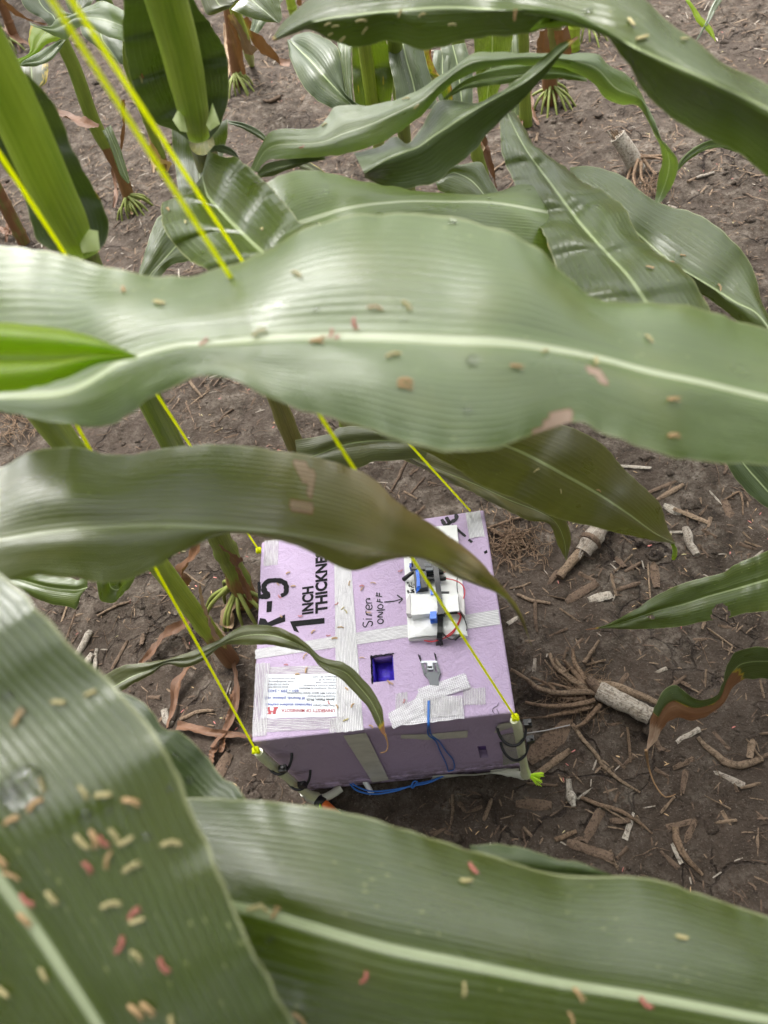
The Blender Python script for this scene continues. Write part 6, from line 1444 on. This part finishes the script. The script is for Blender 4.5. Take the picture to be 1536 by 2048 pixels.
# water drops on the near leaves
def water():
    m, nt = newmat('water_drop'); g = N(nt); g.done(g.bsdf(Base_Color=(1, 1, 1), Roughness=.02, IOR=1.33, Transmission_Weight=1.0)); return m
M_w = water()
bm = bmesh.new(); bmesh.ops.create_uvsphere(bm, u_segments=14, v_segments=8, radius=1); wm = bpy.data.meshes.new('water_drop'); bm.to_mesh(wm); bm.free(); wm.materials.append(M_w); wm.polygons.foreach_set('use_smooth', [True] * len(wm.polygons))
for key, u, v, r, ph_ in [('L4',45,1575,.0070,'the bottom left leaf'),('L4',25,1590,.0028,'the bottom left leaf'),('L4',172,1633,.0022,'the bottom left leaf'),('L4',292,1672,.0016,'the bottom left leaf'),('L4',42,1425,.0020,'the bottom left leaf'),('L4',15,1390,.0018,'the bottom left leaf'),('L4',218,1620,.0012,'the bottom left leaf'),('L4',340,1575,.0012,'the bottom left leaf'),
                    ('L5',540,1878,.0018,'the bottom edge leaf'),('L5',497,1860,.0012,'the bottom edge leaf'),('L5',495,1905,.0014,'the bottom edge leaf'),('L5',885,1747,.0010,'the bottom edge leaf'),
                    ('L1',945,722,.0028,'the middle leaf'),('L1',935,822,.0020,'the middle leaf'),('L1',632,620,.0014,'the middle leaf'),('L1',807,640,.0012,'the middle leaf'),('L1',905,445,.0022,'the middle leaf'),
                    ('L22',101,308,.0022,'the leaf behind the leaning stalk'),('L22',106,320,.0018,'the leaf behind the leaning stalk'),('L22',125,334,.0014,'the leaf behind the leaning stalk'),('L15',1175,25,.0030,'the top edge leaf'),('L6',380,1560,.0022,'the dark leaf at lower left'),('L6',350,1510,.0014,'the dark leaf at lower left'),('L19',358,490,.0016,'the folded leaf'),('L18',979,397,.0018,'the upper pale leaf'),('L16',672,285,.0018,'the wavy leaf')]:
    h = BV[key].ray_cast(CL, ray(u, v).normalized(), 3)
    if h[0] is None: continue
    nn = h[1] if h[1].dot(CL - h[0]) > 0 else -h[1]
    o = bpy.data.objects.new('water_drop', wm); COL.objects.link(o)
    q = nn.to_track_quat('Z', 'Y'); o.matrix_world = Matrix.Translation(h[0] + nn * r * .1) @ q.to_matrix().to_4x4() @ Matrix.Diagonal((r * 1.2, r, r * .38, 1))
    tag(o, f'clear water drop sitting on {ph_}', 'water drop', f'water drops on {ph_}')

# ------------------------------------------------------------------ unseen corn rows round the clearing, added to block low sky light
def corn_blocker_rows():
    rnd = random.Random(9); m = MB(); uvs = []
    def lf(base, az, L, up, wd):
        n = 9; P = []
        for i in range(n + 1):
            t = i / n; r_ = L * (t - .18 * t * t); z = up * math.sin(t * 2.5) * .9 - .25 * L * t * t
            P.append(base + Vector((math.cos(az) * r_, math.sin(az) * r_, z)))
        sd_ = Vector((-math.sin(az), math.cos(az), 0)); vs = []
        for i, p in enumerate(P):
            t = i / n; ww = wd * (min(1, .45 + t * 3) * (1 - t ** 2.5)) / 2 + .0006; wob = .012 * math.sin(t * 14 + az * 5)
            vs += [p - sd_ * ww + Vector((0, 0, .010 + wob)), p, p + sd_ * ww + Vector((0, 0, .010 - wob))]
        if any(seen(q) for q in vs) or min((q - CL).length for q in vs) < .12: return
        m.add(vs, [(3 * i + k, 3 * i + k + 1, 3 * i + 4 + k, 3 * i + 3 + k) for i in range(n) for k in range(2)], 0)
    def pl(x, y, h):
        b = Vector((x, y, gz(x, y))); tp = b + Vector((rnd.uniform(-.06, .06), rnd.uniform(-.06, .06), h))
        m.tube([b - Vector((0,0,.02)), b.lerp(tp, .5), tp], [.014, .011, .006], 7, m=1); a0 = rnd.uniform(0, 3.1)
        for k in range(12): t = .08 + .87 * k / 12; lf(b.lerp(tp, t), a0 + k * math.pi + rnd.uniform(-.5, .5), rnd.uniform(.5, .8), rnd.uniform(.12, .3), rnd.uniform(.07, .095))
    for row, y in enumerate((-.50, -.95, -1.5, -2.1)):
        x = -2.2
        while x < 2.8: pl(x, y + rnd.uniform(-.05, .05), rnd.uniform(1.5, 2.1)); x += rnd.uniform(.30, .42)
    for row, x in enumerate((-1.55, -2.3, -3.0)):
        y = -1
        while y < 3.6: pl(x, y, rnd.uniform(1.3, 1.8)); y += rnd.uniform(.24, .34)
    for row, x in enumerate((2.35, 3.1)):
        y = -1
        while y < 3.6: pl(x, y, rnd.uniform(1.3, 1.8)); y += rnd.uniform(.26, .38)
    for row, y in enumerate((4.3, 5.0)):
        x = -2.5
        while x < 3: pl(x, y, rnd.uniform(1.4, 1.9)); x += rnd.uniform(.28, .4)
    o = m.out('cornfield_blocker', [plain('field_leaf', (.055, .09, .022), .42, var=.3, scale=9), plain('field_stalk', (.13, .17, .03), .5)])
    o['kind'] = 'stuff'; o['label'] = 'unseen rows of tall corn added round the bare patch to block low light'
corn_blocker_rows()
